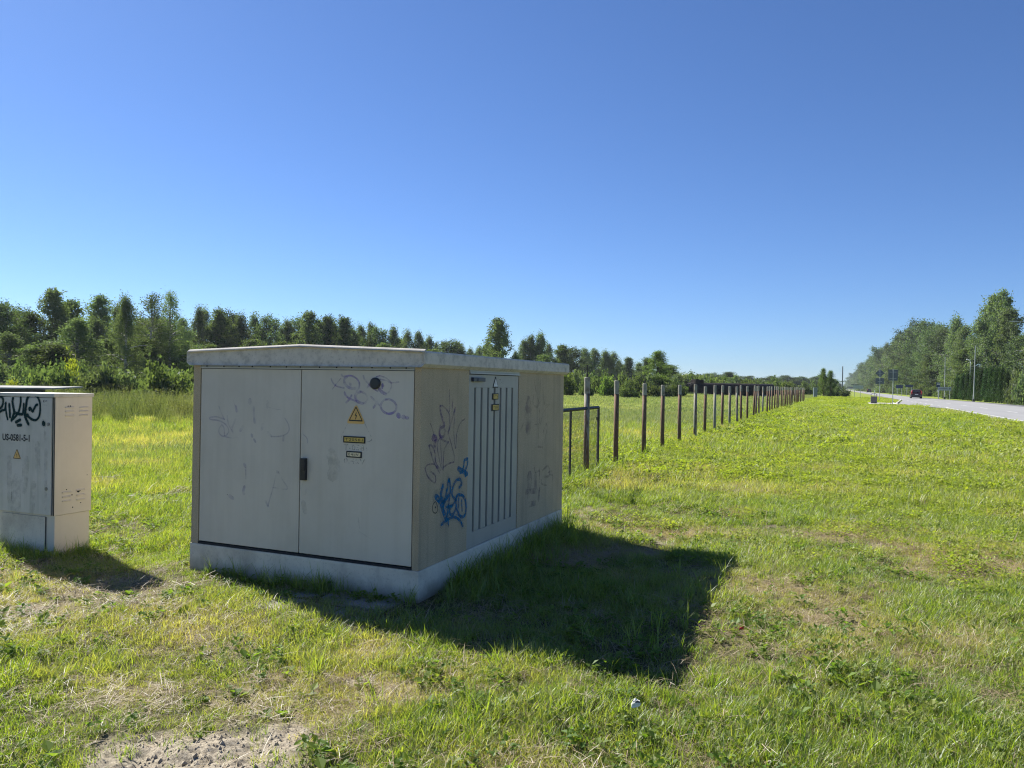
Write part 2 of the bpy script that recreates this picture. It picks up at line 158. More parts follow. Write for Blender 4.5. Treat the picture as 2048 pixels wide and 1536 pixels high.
class MB:
    def __init__(s): s.v = []; s.f = []; s.m = []
    def face(s, pts, m=0):
        b = len(s.v); s.v += [tuple(p) for p in pts]; s.f.append(tuple(range(b, b + len(pts)))); s.m.append(m)
    def box(s, x0, x1, y0, y1, z0, z1, m=0):
        b = len(s.v)
        s.v += [(x0, y0, z0), (x1, y0, z0), (x1, y1, z0), (x0, y1, z0), (x0, y0, z1), (x1, y0, z1), (x1, y1, z1), (x0, y1, z1)]
        for q in ((0, 3, 2, 1), (4, 5, 6, 7), (0, 1, 5, 4), (1, 2, 6, 5), (2, 3, 7, 6), (3, 0, 4, 7)):
            s.f.append(tuple(b + i for i in q)); s.m.append(m)
        return s
    def rings(s, rings, m=0, cap=True):
        n = len(rings[0]); b = len(s.v)
        for r in rings: s.v += [tuple(p) for p in r]
        for k in range(len(rings) - 1):
            for i in range(n):
                j = (i + 1) % n
                s.f.append((b + k * n + i, b + k * n + j, b + (k + 1) * n + j, b + (k + 1) * n + i)); s.m.append(m)
        if cap:
            s.f.append(tuple(b + i for i in reversed(range(n)))); s.m.append(m)
            e = b + (len(rings) - 1) * n
            s.f.append(tuple(e + i for i in range(n))); s.m.append(m)
        return s
    def tube(s, pts, rads, n=8, m=0, cap=True):
        pts = [Vector(p) for p in pts]
        if not hasattr(rads, '__len__'): rads = [rads] * len(pts)
        rr = []
        for k, p in enumerate(pts):
            t = (pts[min(k + 1, len(pts) - 1)] - pts[max(k - 1, 0)])
            t = t.normalized() if t.length > 1e-9 else Vector((0, 0, 1))
            a = t.cross(Vector((0, 0, 1)) if abs(t.z) < 0.9 else Vector((0, 1, 0))).normalized(); c = t.cross(a)
            rr.append([p + (a * math.cos(2 * math.pi * i / n) + c * math.sin(2 * math.pi * i / n)) * rads[k] for i in range(n)])
        return s.rings(rr, m, cap)
    def build(s, name, mats, parent=None, smooth=False, bevel=0.0, loc=None):
        me = bpy.data.meshes.new(name); me.from_pydata(s.v, [], s.f)
        for m in (mats if isinstance(mats, (list, tuple)) else [mats]): me.materials.append(m)
        if any(s.m): me.polygons.foreach_set('material_index', s.m)
        bm = bmesh.new(); bm.from_mesh(me); bmesh.ops.recalc_face_normals(bm, faces=bm.faces)
        if bevel:
            bmesh.ops.remove_doubles(bm, verts=bm.verts, dist=1e-5)
            ed = [e for e in bm.edges if len(e.link_faces) == 2 and e.calc_face_angle(0) > 0.5]
            bmesh.ops.bevel(bm, geom=ed, offset=bevel, segments=2, profile=0.7, affect='EDGES', clamp_overlap=True)
        bm.to_mesh(me); bm.free()
        if smooth: me.polygons.foreach_set('use_smooth', [True] * len(me.polygons))
        return link(name, me, parent, loc)

def link(name, me, parent=None, loc=None):
    o = bpy.data.objects.new(name, me); COL.objects.link(o)
    if parent: o.parent = parent
    if loc is not None: o.location = loc
    return o

def mesh_np(name, verts, faces4=None, faces3=None, mats=(), attrs=None):
    """fast mesh from numpy arrays"""
    me = bpy.data.meshes.new(name)
    nv = len(verts); f4 = np.zeros((0, 4), int) if faces4 is None else np.asarray(faces4); f3 = np.zeros((0, 3), int) if faces3 is None else np.asarray(faces3)
    me.vertices.add(nv); me.vertices.foreach_set('co', np.asarray(verts, np.float32).ravel())
    loops = np.concatenate([f4.ravel(), f3.ravel()]).astype(np.int32)
    starts = np.concatenate([np.arange(len(f4)) * 4, len(f4) * 4 + np.arange(len(f3)) * 3]).astype(np.int32)
    me.loops.add(len(loops)); me.loops.foreach_set('vertex_index', loops)
    me.polygons.add(len(starts)); me.polygons.foreach_set('loop_start', starts)
    me.update(calc_edges=True)
    for m in mats: me.materials.append(m)
    for k, a in (attrs or {}).items():
        at = me.attributes.new(k, 'FLOAT', 'POINT'); at.data.foreach_set('value', np.asarray(a, np.float32))
    return me

# ---------------------------------------------------------------- materials
class NT:
    def __init__(s, name):
        s.m = bpy.data.materials.new(name); s.m.use_nodes = True; s.t = s.m.node_tree; s.n = s.t.nodes; s.n.clear()
        s.out = s.n.new('ShaderNodeOutputMaterial')
    def new(s, kind, **kw):
        n = s.n.new(kind)
        for k, v in kw.items(): setattr(n, k, v)
        return n
    def l(s, a, b): s.t.links.new(a, b)
    def val(s, sock, v):
        if hasattr(v, 'is_output') or isinstance(v, bpy.types.NodeSocket): s.l(v, sock)
        else: sock.default_value = v
    def coord(s, kind='Object', scale=(1, 1, 1)):
        c = s.new('ShaderNodeTexCoord'); mp = s.new('ShaderNodeMapping'); mp.inputs['Scale'].default_value = scale
        s.l(c.outputs[kind], mp.inputs['Vector']); return mp.outputs['Vector']
    def noise(s, vec, scale, detail=4, rough=0.55):
        n = s.new('ShaderNodeTexNoise'); n.inputs['Scale'].default_value = scale; n.inputs['Detail'].default_value = detail
        n.inputs['Roughness'].default_value = rough
        if vec is not None: s.l(vec, n.inputs['Vector'])
        return n.outputs['Fac']
    def ramp(s, fac, stops):
        r = s.new('ShaderNodeValToRGB'); e = r.color_ramp.elements
        while len(e) < len(stops): e.new(0.5)
        for el, (p, c) in zip(e, stops):
            el.position = p; el.color = c if len(c) == 4 else (*c, 1)
        s.l(fac, r.inputs['Fac']); return r.outputs['Color']
    def mix(s, fac, a, b, mode='MIX'):
        m = s.new('ShaderNodeMix', data_type='RGBA', blend_type=mode)
        s.val(m.inputs['Factor'], fac)
        for so, v in ((m.inputs['A'], a), (m.inputs['B'], b)):
            if isinstance(v, bpy.types.NodeSocket): s.l(v, so)
            else: so.default_value = v if len(v) == 4 else (*v, 1)
        return m.outputs['Result']
    def math(s, op, a, b=0.0, clamp=False):
        m = s.new('ShaderNodeMath', operation=op, use_clamp=clamp); s.val(m.inputs[0], a); s.val(m.inputs[1], b); return m.outputs[0]
    def attr(s, name, typ='GEOMETRY'):
        a = s.new('ShaderNodeAttribute', attribute_name=name, attribute_type=typ); return a.outputs['Fac']
    def bump(s, h, strength=0.3, dist=0.01):
        b = s.new('ShaderNodeBump'); b.inputs['Strength'].default_value = strength; b.inputs['Distance'].default_value = dist
        s.l(h, b.inputs['Height']); return b.outputs['Normal']
    def princ(s, col, rough=0.6, metal=0.0, normal=None, spec=0.5, alpha=None, **kw):
        p = s.new('ShaderNodeBsdfPrincipled')
        for so, v in ((p.inputs['Base Color'], col),):
            if isinstance(v, bpy.types.NodeSocket): s.l(v, so)
            else: so.default_value = v if len(v) == 4 else (*v, 1)
        s.val(p.inputs['Roughness'], rough); s.val(p.inputs['Metallic'], metal); p.inputs['Specular IOR Level'].default_value = spec
        if normal is not None: s.l(normal, p.inputs['Normal'])
        if alpha is not None: s.val(p.inputs['Alpha'], alpha)
        s.l(p.outputs[0], s.out.inputs['Surface']); return s.m

def plain(name, col, rough=0.5, metal=0.0, var=0.12, scale=6.0, spec=0.5):
    t = NT(name); v = t.coord(); n = t.noise(v, scale, 5)
    c = t.ramp(n, [(0.3, tuple(x * (1 - var) for x in col)), (0.7, tuple(min(1, x * (1 + var)) for x in col))])
    return t.princ(c, rough, metal, spec=spec)

def leaf_mat(name, c1, c2, trans=0.45, tmul=(1.5, 1.7, 0.7), attr='lc', inst=None, dry=None, gloss=0.05, objvar=0.0, grough=0.5):
    t = NT(name); a = t.attr(attr); col = t.mix(a, c1, c2)
    if objvar:
        oi = t.new('ShaderNodeObjectInfo')
        hs = t.new('ShaderNodeHueSaturation'); hs.inputs['Saturation'].default_value = 1.0
        t.l(t.math('ADD', t.math('MULTIPLY', oi.outputs['Random'], objvar * 2), 1 - objvar), hs.inputs['Value'])
        t.l(t.math('ADD', t.math('MULTIPLY', oi.outputs['Random'], 0.03), 0.487), hs.inputs['Hue'])
        t.l(col, hs.inputs['Color']); col = hs.outputs['Color']
    if inst:
        ti = t.attr(inst, 'INSTANCER')
        col = t.mix(ti, col, dry)
    d = t.new('ShaderNodeBsdfDiffuse'); t.l(col, d.inputs['Color'])
    tr = t.new('ShaderNodeBsdfTranslucent'); t.l(t.mix(1.0, col, tmul, 'MULTIPLY'), tr.inputs['Color'])
    mx = t.new('ShaderNodeMixShader'); mx.inputs[0].default_value = trans; t.l(d.outputs[0], mx.inputs[1]); t.l(tr.outputs[0], mx.inputs[2])
    g = t.new('ShaderNodeBsdfGlossy'); g.inputs['Roughness'].default_value = grough; g.inputs['Color'].default_value = (0.9, 0.95, 1, 1)
    m2 = t.new('ShaderNodeMixShader'); m2.inputs[0].default_value = gloss; t.l(mx.outputs[0], m2.inputs[1]); t.l(g.outputs[0], m2.inputs[2])
    t.l(m2.outputs[0], t.out.inputs['Surface']); return t.m

M = {}
def concrete(name, col, dark, scale=3.0, speck=0.5, bumpd=0.003, splash=None):
    t = NT(name); v = t.coord(); n = t.noise(v, scale, 6, 0.65); n2 = t.noise(v, 55, 3, 0.6)
    c = t.ramp(n, [(0.32, dark), (0.5, col), (0.72, tuple(min(1, x * 1.12) for x in col))])
    sp = t.ramp(n2, [(0.33, (0.55, 0.55, 0.55)), (0.42, (1, 1, 1))])
    c = t.mix(speck, c, sp, 'MULTIPLY')
    if splash:      # soil thrown up by rain along the foot, and a few dark runs
        sp_ = t.new('ShaderNodeSeparateXYZ'); t.l(v, sp_.inputs[0])
        h = t.math('ADD', sp_.outputs['Z'], t.math('MULTIPLY', t.math('SUBTRACT', t.noise(v, 7, 5, 0.7), 0.5), 0.14))
        c = t.mix(t.math('MULTIPLY', t.ramp(h, [(0.0, (1, 1, 1)), (0.11, (0, 0, 0))]), 0.7), c, splash)
        r_ = t.noise(t.coord('Object', (11, 11, 0.7)), 1.2, 5, 0.65)
        c = t.mix(t.math('MULTIPLY', t.ramp(r_, [(0.56, (0, 0, 0)), (0.72, (1, 1, 1))]), 0.35), c, dark)
    return t.princ(c, 0.9, normal=t.bump(n2, 0.5, bumpd), spec=0.2)
M['plinth'] = concrete('plinth_concrete', (0.66, 0.605, 0.49), (0.46, 0.41, 0.33), 2.5, 0.35, splash=(0.25, 0.21, 0.15))
M['roof'] = concrete('roof_concrete', (0.62, 0.57, 0.475), (0.44, 0.405, 0.335), 13, 0.45)
M['slab'] = concrete('slab_concrete', (0.32, 0.32, 0.31), (0.2, 0.2, 0.2), 2, 0.4)
M['paver'] = concrete('paver_concrete', (0.28, 0.27, 0.26), (0.17, 0.17, 0.16), 4, 0.4)
M['kerb'] = concrete('kerb_concrete', (0.48, 0.46, 0.43), (0.34, 0.33, 0.31), 2, 0.3)

# roughcast render: sandy pebbles, grey streaks running down from the roof
t = NT('roughcast'); v = t.coord(); vs = t.coord('Object', (5, 5, 0.45))
fine = t.noise(v, 190, 3, 0.7); mid = t.noise(v, 5, 5); st = t.noise(vs, 1.6, 5, 0.6)
c = t.ramp(fine, [(0.3, (0.34, 0.26, 0.16)), (0.5, (0.57, 0.46, 0.30)), (0.72, (0.76, 0.63, 0.44))])
c = t.mix(t.math('MULTIPLY', t.ramp(st, [(0.5, (0, 0, 0)), (0.72, (1, 1, 1))]), 0.38), c, (0.24, 0.205, 0.16))
c = t.mix(0.25, c, t.ramp(mid, [(0.3, (0.6, 0.6, 0.62)), (0.7, (1, 1, 1))]), 'MULTIPLY')
M['render'] = t.princ(c, 0.95, normal=t.bump(fine, 0.9, 0.006), spec=0.1)

def dirty_paint(name, col, dirt, amt, rough=0.45, streak=0.5, specks=True):
    t = NT(name); v = t.coord(); vs = t.coord('Object', (9, 9, 0.5)); n = t.noise(v, 2.2, 6, 0.6); s_ = t.noise(vs, 1.5, 5, 0.6)
    c = t.mix(t.math('MULTIPLY', t.ramp(n, [(0.42, (0, 0, 0)), (0.75, (1, 1, 1))]), amt), col, dirt)
    c = t.mix(t.math('MULTIPLY', t.ramp(s_, [(0.5, (0, 0, 0)), (0.7, (1, 1, 1))]), streak), c, dirt)
    if specks:
        vo = t.new('ShaderNodeTexVoronoi'); vo.inputs['Scale'].default_value = 9.0; t.l(v, vo.inputs['Vector'])
        sp = t.ramp(vo.outputs['Distance'], [(0.035, (1, 1, 1)), (0.05, (0, 0, 0))])
        sel = t.ramp(t.noise(v, 3.1, 2), [(0.52, (0, 0, 0)), (0.56, (1, 1, 1))])
        c = t.mix(t.math('MULTIPLY', t.math('MULTIPLY', sp, sel), 0.7), c, (0.08, 0.075, 0.06))
    return t.princ(c, t.math('ADD', t.math('MULTIPLY', n, 0.25), rough - 0.1), normal=t.bump(t.noise(v, 4, 3), 0.12, 0.01), spec=0.4)
M['door'] = dirty_paint('grey_door_paint', (0.635, 0.58, 0.475), (0.48, 0.43, 0.33), 0.5, 0.42, 0.25)
M['vent'] = dirty_paint('vent_door_paint', (0.42, 0.40, 0.345), (0.31, 0.29, 0.24), 0.5, 0.45, 0.3)
M['cabbody'] = dirty_paint('cream_cabinet_paint', (0.68, 0.62, 0.51), (0.50, 0.45, 0.35), 0.4, 0.5, 0.2)
M['cab'] = dirty_paint('cabinet_paint', (0.62, 0.585, 0.505), (0.37, 0.37, 0.29), 0.65, 0.5, 0.45)
M['trim'] = plain('trim_paint', (0.46, 0.47, 0.45), 0.45)
M['gap'] = plain('rubber_and_gap_shade', (0.02, 0.022, 0.024), 0.8)
M['black'] = plain('black_plastic', (0.016, 0.018, 0.022), 0.35)
M['blackblue'] = plain('dark_blue_plastic', (0.02, 0.03, 0.06), 0.4)
M['ink'] = plain('black_ink', (0.02, 0.018, 0.016), 0.6)
M['sign_yellow'] = plain('sign_yellow', (0.72, 0.44, 0.13), 0.5, var=0.06)
M['sign_white'] = plain('sign_white', (0.75, 0.75, 0.72), 0.5, var=0.05)
M['plate_yellow'] = plain('plate_yellow', (0.62, 0.43, 0.09), 0.5, var=0.15, scale=60)
M['plate_worn'] = plain('plate_worn', (0.72, 0.62, 0.40), 0.4, var=0.3, scale=60)
M['screw'] = plain('screw_metal', (0.25, 0.25, 0.25), 0.4, 0.8)
M['steel'] = plain('dark_steel', (0.045, 0.042, 0.04), 0.55, 0.3)
M['wire'] = plain('fence_wire', (0.17, 0.15, 0.12), 0.6, 0.5)
M['galv'] = plain('galvanised_steel', (0.42, 0.44, 0.45), 0.5, 0.6)
M['lampgrey'] = plain('lamp_post_grey', (0.33, 0.36, 0.36), 0.55, 0.2)
M['signback'] = plain('sign_back_grey', (0.10, 0.12, 0.15), 0.6, 0.2)
M['blue'] = plain('sign_blue', (0.02, 0.04, 0.11), 0.5)
M['bluegrey'] = plain('cabinet_blue_grey', (0.16, 0.20, 0.25), 0.6)
M['binwood'] = plain('bin_slats', (0.13, 0.12, 0.13), 0.7)
M['carred'] = plain('car_dark_red', (0.035, 0.010, 0.012), 0.25, 0.1, 0.04)
M['carblack'] = plain('car_black', (0.012, 0.012, 0.014), 0.3, 0.1, 0.04)
M['glass'] = plain('car_glass', (0.015, 0.018, 0.022), 0.06)
M['tyre'] = plain('tyre_rubber', (0.015, 0.015, 0.015), 0.85)
M['tail'] = plain('tail_light', (0.42, 0.035, 0.03), 0.2)
M['bumper'] = plain('bumper_dark', (0.06, 0.06, 0.065), 0.6)
M['busgrey'] = plain('sign_board_grey', (0.36, 0.41, 0.46), 0.5)
M['roofdark'] = plain('roof_sheet_dark', (0.06, 0.065, 0.075), 0.6)

t = NT('rusty_tank'); v = t.coord(); vs = t.coord('Object', (1, 1, 0.4)); n = t.noise(v, 0.9, 6, 0.65)
c = t.ramp(n, [(0.4, (0.006, 0.007, 0.009)), (0.62, (0.018, 0.013, 0.012)), (0.8, (0.07, 0.032, 0.018))])
M['tank'] = t.princ(c, 0.85, normal=t.bump(n, 0.4, 0.03), spec=0.25)

# fence posts: pale painted pipe, rust eating through, pale top collar
t = NT('rusty_post'); oi = t.new('ShaderNodeObjectInfo'); v = t.coord('Object', (14, 14, 1.6)); c_ = t.new('ShaderNodeTexCoord')
ad = t.new('ShaderNodeVectorMath', operation='ADD'); t.l(v, ad.inputs[0])
cmb = t.new('ShaderNodeCombineXYZ'); t.l(t.math('MULTIPLY', oi.outputs['Random'], 37.0), cmb.inputs[0]); t.l(t.math('MULTIPLY', oi.outputs['Random'], 91.0), cmb.inputs[2])
t.l(cmb.outputs[0], ad.inputs[1])
n = t.noise(ad.outputs[0], 0.9, 6, 0.6); n2 = t.noise(ad.outputs[0], 6, 4, 0.7)
scol = t.new('ShaderNodeSeparateColor'); t.l(oi.outputs['Color'], scol.inputs[0])
f = t.math('ADD', n, t.math('MULTIPLY', t.math('SUBTRACT', 0.5, scol.outputs[0]), 0.5))
f = t.math('ADD', f, t.math('MULTIPLY', t.math('SUBTRACT', n2, 0.5), 0.18))
rust = t.ramp(n2, [(0.3, (0.085, 0.052, 0.034)), (0.55, (0.165, 0.102, 0.066)), (0.75, (0.27, 0.19, 0.12))])
pale = t.ramp(n2, [(0.3, (0.18, 0.165, 0.135)), (0.65, (0.33, 0.31, 0.26))])
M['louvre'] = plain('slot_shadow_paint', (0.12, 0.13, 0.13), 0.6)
M['post'] = t.princ(t.mix(t.ramp(f, [(0.46, (1, 1, 1)), (0.54, (0, 0, 0))]), pale, rust), 0.8, normal=t.bump(n2, 0.4, 0.003), spec=0.25)
t = NT('post_top_paint'); v = t.coord(); n2 = t.noise(v, 12, 5, 0.7)
M['posttop'] = t.princ(t.ramp(n2, [(0.3, (0.16, 0.12, 0.09)), (0.42, (0.27, 0.255, 0.21)), (0.7, (0.38, 0.365, 0.315))]), 0.8, spec=0.2)

def marker(name, col, lo, hi, scale=14, amt=0.9):
    t = NT(name); v = t.coord(); n = t.noise(v, scale, 5, 0.65)
    a = t.math('MULTIPLY', t.ramp(n, [(lo, (0, 0, 0)), (hi, (1, 1, 1))]), amt)
    d = t.new('ShaderNodeBsdfDiffuse'); d.inputs['Color'].default_value = (*col, 1)
    tr = t.new('ShaderNodeBsdfTransparent'); mx = t.new('ShaderNodeMixShader')
    t.l(a, mx.inputs[0]); t.l(tr.outputs[0], mx.inputs[1]); t.l(d.outputs[0], mx.inputs[2]); t.l(mx.outputs[0], t.out.inputs['Surface']); return t.m
M['purple'] = marker('faded_purple_marker', (0.34, 0.27, 0.54), 0.3, 0.72, 11, 0.66)
M['purplefaint'] = marker('scrubbed_purple_marker', (0.37, 0.31, 0.55), 0.34, 0.78, 10, 0.42)
M['purpleside'] = marker('purple_marker_on_render', (0.17, 0.10, 0.26), 0.32, 0.64, 30, 0.6)
M['purplewash'] = marker('washed_purple_smear', (0.18, 0.14, 0.22), 0.36, 0.8, 12, 0.5)
M['bluespray'] = marker('blue_spray_paint', (0.02, 0.17, 0.32), 0.22, 0.58, 40, 0.78)
M['greenspray'] = marker('dark_green_spray_paint', (0.022, 0.05, 0.05), 0.12, 0.4, 30, 0.93)
M['bluemist'] = marker('blue_overspray', (0.02, 0.16, 0.30), 0.3, 0.8, 60, 0.28)
M['greenmist'] = marker('green_overspray', (0.05, 0.08, 0.075), 0.3, 0.8, 60, 0.35)
M['ghost'] = marker('ghost_lettering', (0.24, 0.25, 0.25), 0.4, 0.6, 60, 0.45)
M['drip'] = marker('drip_stain', (0.20, 0.20, 0.15), 0.40, 0.85, 16, 0.32)

M['bark'] = plain('grey_bark', (0.085, 0.07, 0.055), 0.9, var=0.4, scale=3)
t = NT('birch_bark'); v = t.coord('Object', (2, 2, 5)); n = t.noise(v, 1.6, 5, 0.7)
M['birch'] = t.princ(t.ramp(n, [(0.40, (0.03, 0.028, 0.025)), (0.48, (0.36, 0.34, 0.31)), (0.7, (0.50, 0.48, 0.45))]), 0.8, spec=0.2)
M['leaf_dark'] = leaf_mat('dark_leaves', (0.064, 0.09, 0.052), (0.12, 0.15, 0.08), 0.36, objvar=0.28, gloss=0.012)
M['leaf_mid'] = leaf_mat('mid_leaves', (0.09, 0.122, 0.068), (0.165, 0.195, 0.105), 0.4, objvar=0.28, gloss=0.012)
M['leaf_light'] = leaf_mat('light_leaves', (0.07, 0.105, 0.034), (0.14, 0.175, 0.06), 0.5, objvar=0.28, gloss=0.012)
M['leaf_yellow'] = leaf_mat('yellow_leaves', (0.2, 0.22, 0.03), (0.32, 0.32, 0.05), 0.5, objvar=0.28, gloss=0.012)
M['leaf_thuja'] = leaf_mat('thuja_leaves', (0.022, 0.045, 0.014), (0.045, 0.078, 0.02), 0.25, objvar=0.28, gloss=0.012)
M['leaf_bush'] = leaf_mat('bush_leaves', (0.068, 0.096, 0.042), (0.135, 0.162, 0.07), 0.45, objvar=0.28, gloss=0.012)

# ---------------------------------------------------------------- terrain
def cam_pt(x_img, d):
    lat = (x_img - 1024) / 1539.0 * d
    return (_fl.x * d + _R.x * lat, _fl.y * d + _R.y * lat)
RIDGES = []
for (xa, da, ha), (xb, db, hb), sg in (((1100, 118, 1.1), (1240, 118, 1.5), 7), ((1240, 120, 1.4), (1320, 148, 1.6), 5), ((1335, 152, 2.6), (1400, 156, 2.6), 5), ((1366, 152, 3.7), (1384, 152, 3.6), 3.5), ((1400, 158, 2.0), (1450, 175, 1.4), 8),
                                       ((-260, 90, 1.0), (300, 82, 1.3), 10), ((300, 80, 1.6), (430, 86, 1.9), 9), ((430, 96, 1.5), (700, 120, 1.2), 12)):
    for u in np.linspace(0, 1, 9):
        p = cam_pt(xa + (xb - xa) * u, da + (db - da) * u); RIDGES.append((p[0], p[1], ha + (hb - ha) * u, sg))
SOIL = (-2.40, 2.46)
def soil_mask(x, y):
    u = (x - SOIL[0]) * 0.92 + (y - SOIL[1]) * 0.39; w = -(x - SOIL[0]) * 0.39 + (y - SOIL[1]) * 0.92
    r = np.sqrt((u / 0.62) ** 2 + (w / 0.36) ** 2) + (fbm(x, y, 0.25, 5) - 0.5) * 0.9
    return 1 - sstep(0.62, 1.12, r)
def terrain(x, y):
    x = np.asarray(x, float); y = np.asarray(y, float)
    z = ((fbm(x, y, 1.6, 3, 4) - 0.5) * 0.10 + (fbm(x, y, 0.45, 7, 3) - 0.5) * 0.055) * (1 - sstep(7.0, 8.4, x)) * (1 - sstep(120, 200, np.hypot(x, y)))
    flat = np.exp(-(np.maximum(0, np.maximum(-4.9 - x, x + 2.6)) ** 2 + np.maximum(0, np.maximum(4.1 - y, y - 7.9)) ** 2) / 0.25)
    flat = np.maximum(flat, np.exp(-(np.maximum(0, np.abs(x + 6.5) - 0.5) ** 2 + np.maximum(0, np.abs(y - 4.72) - 0.25) ** 2) / 0.1))
    z = z * (1 - flat) - 0.012 * (1 - sstep(6.5, 8.0, x)) - 0.03 * sstep(7.0, 8.4, x)
    for (rx, ry, h, sg) in RIDGES:
        pass
    R = np.array(RIDGES)
    far = np.hypot(x, y) > 45
    if np.any(far):
        xx = x[far] if x.ndim else x; yy = y[far] if y.ndim else y
        b = np.zeros_like(xx)
        for (rx, ry, h, sg) in RIDGES:
            b = np.maximum(b, h * np.exp(-((xx - rx) ** 2 + (yy - ry) ** 2) / (2 * sg * sg)))
        b = b * (0.8 + 0.4 * fbm(xx, yy, 6, 9, 3))
        if x.ndim: z[far] += b
        else: z = z + b
    s = soil_mask(x, y)
    z = z + s * ((fbm(x, y, 0.25, 21, 3) - 0.5) * 0.09 + np.abs(fbm(x, y, 0.08, 23, 4) - 0.5) * 0.075 - 0.01)
    return z
def tz(x, y): return float(terrain(np.array([x]), np.array([y]))[0])

DRY = [(-3.87, 3.69, 0.75, 0.45, 1.0), (-5.3, 3.95, 0.9, 0.4, 0.9), (-2.5, 3.75, 0.35, 0.25, 0.8), (-2.29, 3.42, 0.40, 0.14, 1.0), (-0.45, 6.2, 0.7, 0.5, 0.7), (-1.75, 8.3, 0.8, 0.35, 0.95),
       (-3.0, 11.4, 0.7, 0.6, 0.95), (-14.6, 12.6, 1.6, 0.9, 0.8), (-1.9, 12.5, 0.9, 0.9, 0.7), (-0.2, 5.6, 0.5, 0.3, 0.6), (-1.2, 2.9, 0.4, 0.2, 0.7), (-0.5, 3.0, 0.5, 0.22, 0.7), (-3.4, 2.8, 0.5, 0.2, 0.6)]
def dryness(x, y):
    d = sstep(0.52, 0.72, fbm(x, y, 1.1, 41, 5)) * 0.75 * (1 - sstep(25, 60, np.hypot(x, y)))
    for (a, b, sx, sy, h) in DRY:
        q = np.exp(-(((x - a) / sx) ** 2 + ((y - b) / sy) ** 2)) * h * (0.45 + 1.1 * fbm(x, y, 0.35, 47, 3))
        d = np.maximum(d, np.clip(q, 0, 1))
    return np.clip(d, 0, 1)
def bareness(x, y):
    b = soil_mask(x, y)
    b = np.maximum(b, sstep(0.69, 0.77, fbm(x, y, 0.7, 62, 5)) * 0.65 * (1 - sstep(14, 24, np.hypot(x, y))) * (1 - np.exp(-((x + 0.8) ** 2 + (y - 4.9) ** 2) / 1.6)))
    b = np.maximum(b, np.exp(-(((x + 2.29) / 0.42) ** 2 + ((y - 3.42) / 0.07) ** 2)) * 0.9)
    p = cam_pt(1375, 152); b = np.maximum(b, 0.25 * np.exp(-((x - p[0]) ** 2 + (y - p[1]) ** 2) / 14.0))
    b = np.maximum(b, np.exp(-((x - 8.45) / 0.35) ** 2) * 0.75 * (y > 0) * (0.6 + 0.8 * fbm(x, y, 2.0, 63, 3)))
    return np.clip(b, 0, 1)

def axis(a0, a1, fine, lo, hi, mid_lo, mid_hi, mid, g=1.09):
    """grid lines: fine in lo..hi, growing to spacing `mid` until mid_lo/mid_hi, then growing to a0/a1"""
    c = list(np.arange(lo, hi, fine)); s = fine; x = c[-1]
    while x < a1:
        s = s * g if (s < mid or x > mid_hi) else s
        x += s; c.append(x)
    s = fine; x = lo; l = []
    while x > a0:
        s = s * g if (s < mid or x < mid_lo) else s
        x -= s; l.append(x)
    return np.array(l[::-1] + c)
gx = np.unique(np.round(np.concatenate([axis(-2600, 2600, 0.05, -5.5, 1.2, -160, 60, 2.5), np.arange(-3.15, -1.65, 0.0125)]), 4))
gy = np.unique(np.round(np.concatenate([axis(-400, 3000, 0.05, 1.9, 7.0, -10, 190, 2.5), np.arange(2.02, 2.95, 0.0125)]), 4))
GX, GY = np.meshgrid(gx, gy); fx_, fy_ = GX.ravel(), GY.ravel()
gzv = terrain(fx_, fy_)
nx, ny = len(gx), len(gy)
ii = (np.arange(ny - 1)[:, None] * nx + np.arange(nx - 1)[None, :]).ravel()
t = NT('ground_soil_and_thatch'); v = t.coord()
n1 = t.noise(v, 38, 6, 0.75); n2 = t.noise(v, 1.3, 5, 0.6); n3 = t.noise(v, 70, 4, 0.7)
green = t.ramp(n1, [(0.34, (0.03, 0.034, 0.014)), (0.52, (0.075, 0.075, 0.03)), (0.7, (0.19, 0.165, 0.085))])
straw = t.ramp(n1, [(0.3, (0.14, 0.115, 0.055)), (0.5, (0.31, 0.26, 0.14)), (0.72, (0.50, 0.43, 0.26))])
soil = t.ramp(n3, [(0.3, (0.13, 0.108, 0.08)), (0.5, (0.31, 0.27, 0.205)), (0.72, (0.46, 0.41, 0.32))])
verge = t.ramp(t.noise(v, 0.35, 6, 0.65), [(0.3, (0.15, 0.20, 0.03)), (0.7, (0.25, 0.29, 0.055))])
c = t.mix(t.attr('lush'), green, verge)
c = t.mix(t.attr('dry'), c, straw)
c = t.mix(t.attr('bare'), c, soil)
M['ground'] = t.princ(c, 0.95, normal=t.bump(n1, 0.6, 0.02), spec=0.1)
gd = np.hypot(fx_, fy_)
lush = np.clip(sstep(18, 70, gd), 0, 1)
gm = mesh_np('ground', np.stack([fx_, fy_, gzv], 1), np.stack([ii, ii + 1, ii + nx + 1, ii + nx], 1), mats=[M['ground']],
             attrs={'dry': dryness(fx_, fy_), 'bare': bareness(fx_, fy_), 'lush': lush})
gm.polygons.foreach_set('use_smooth', [True] * len(gm.polygons))
tag(link('ground', gm), kind='structure')

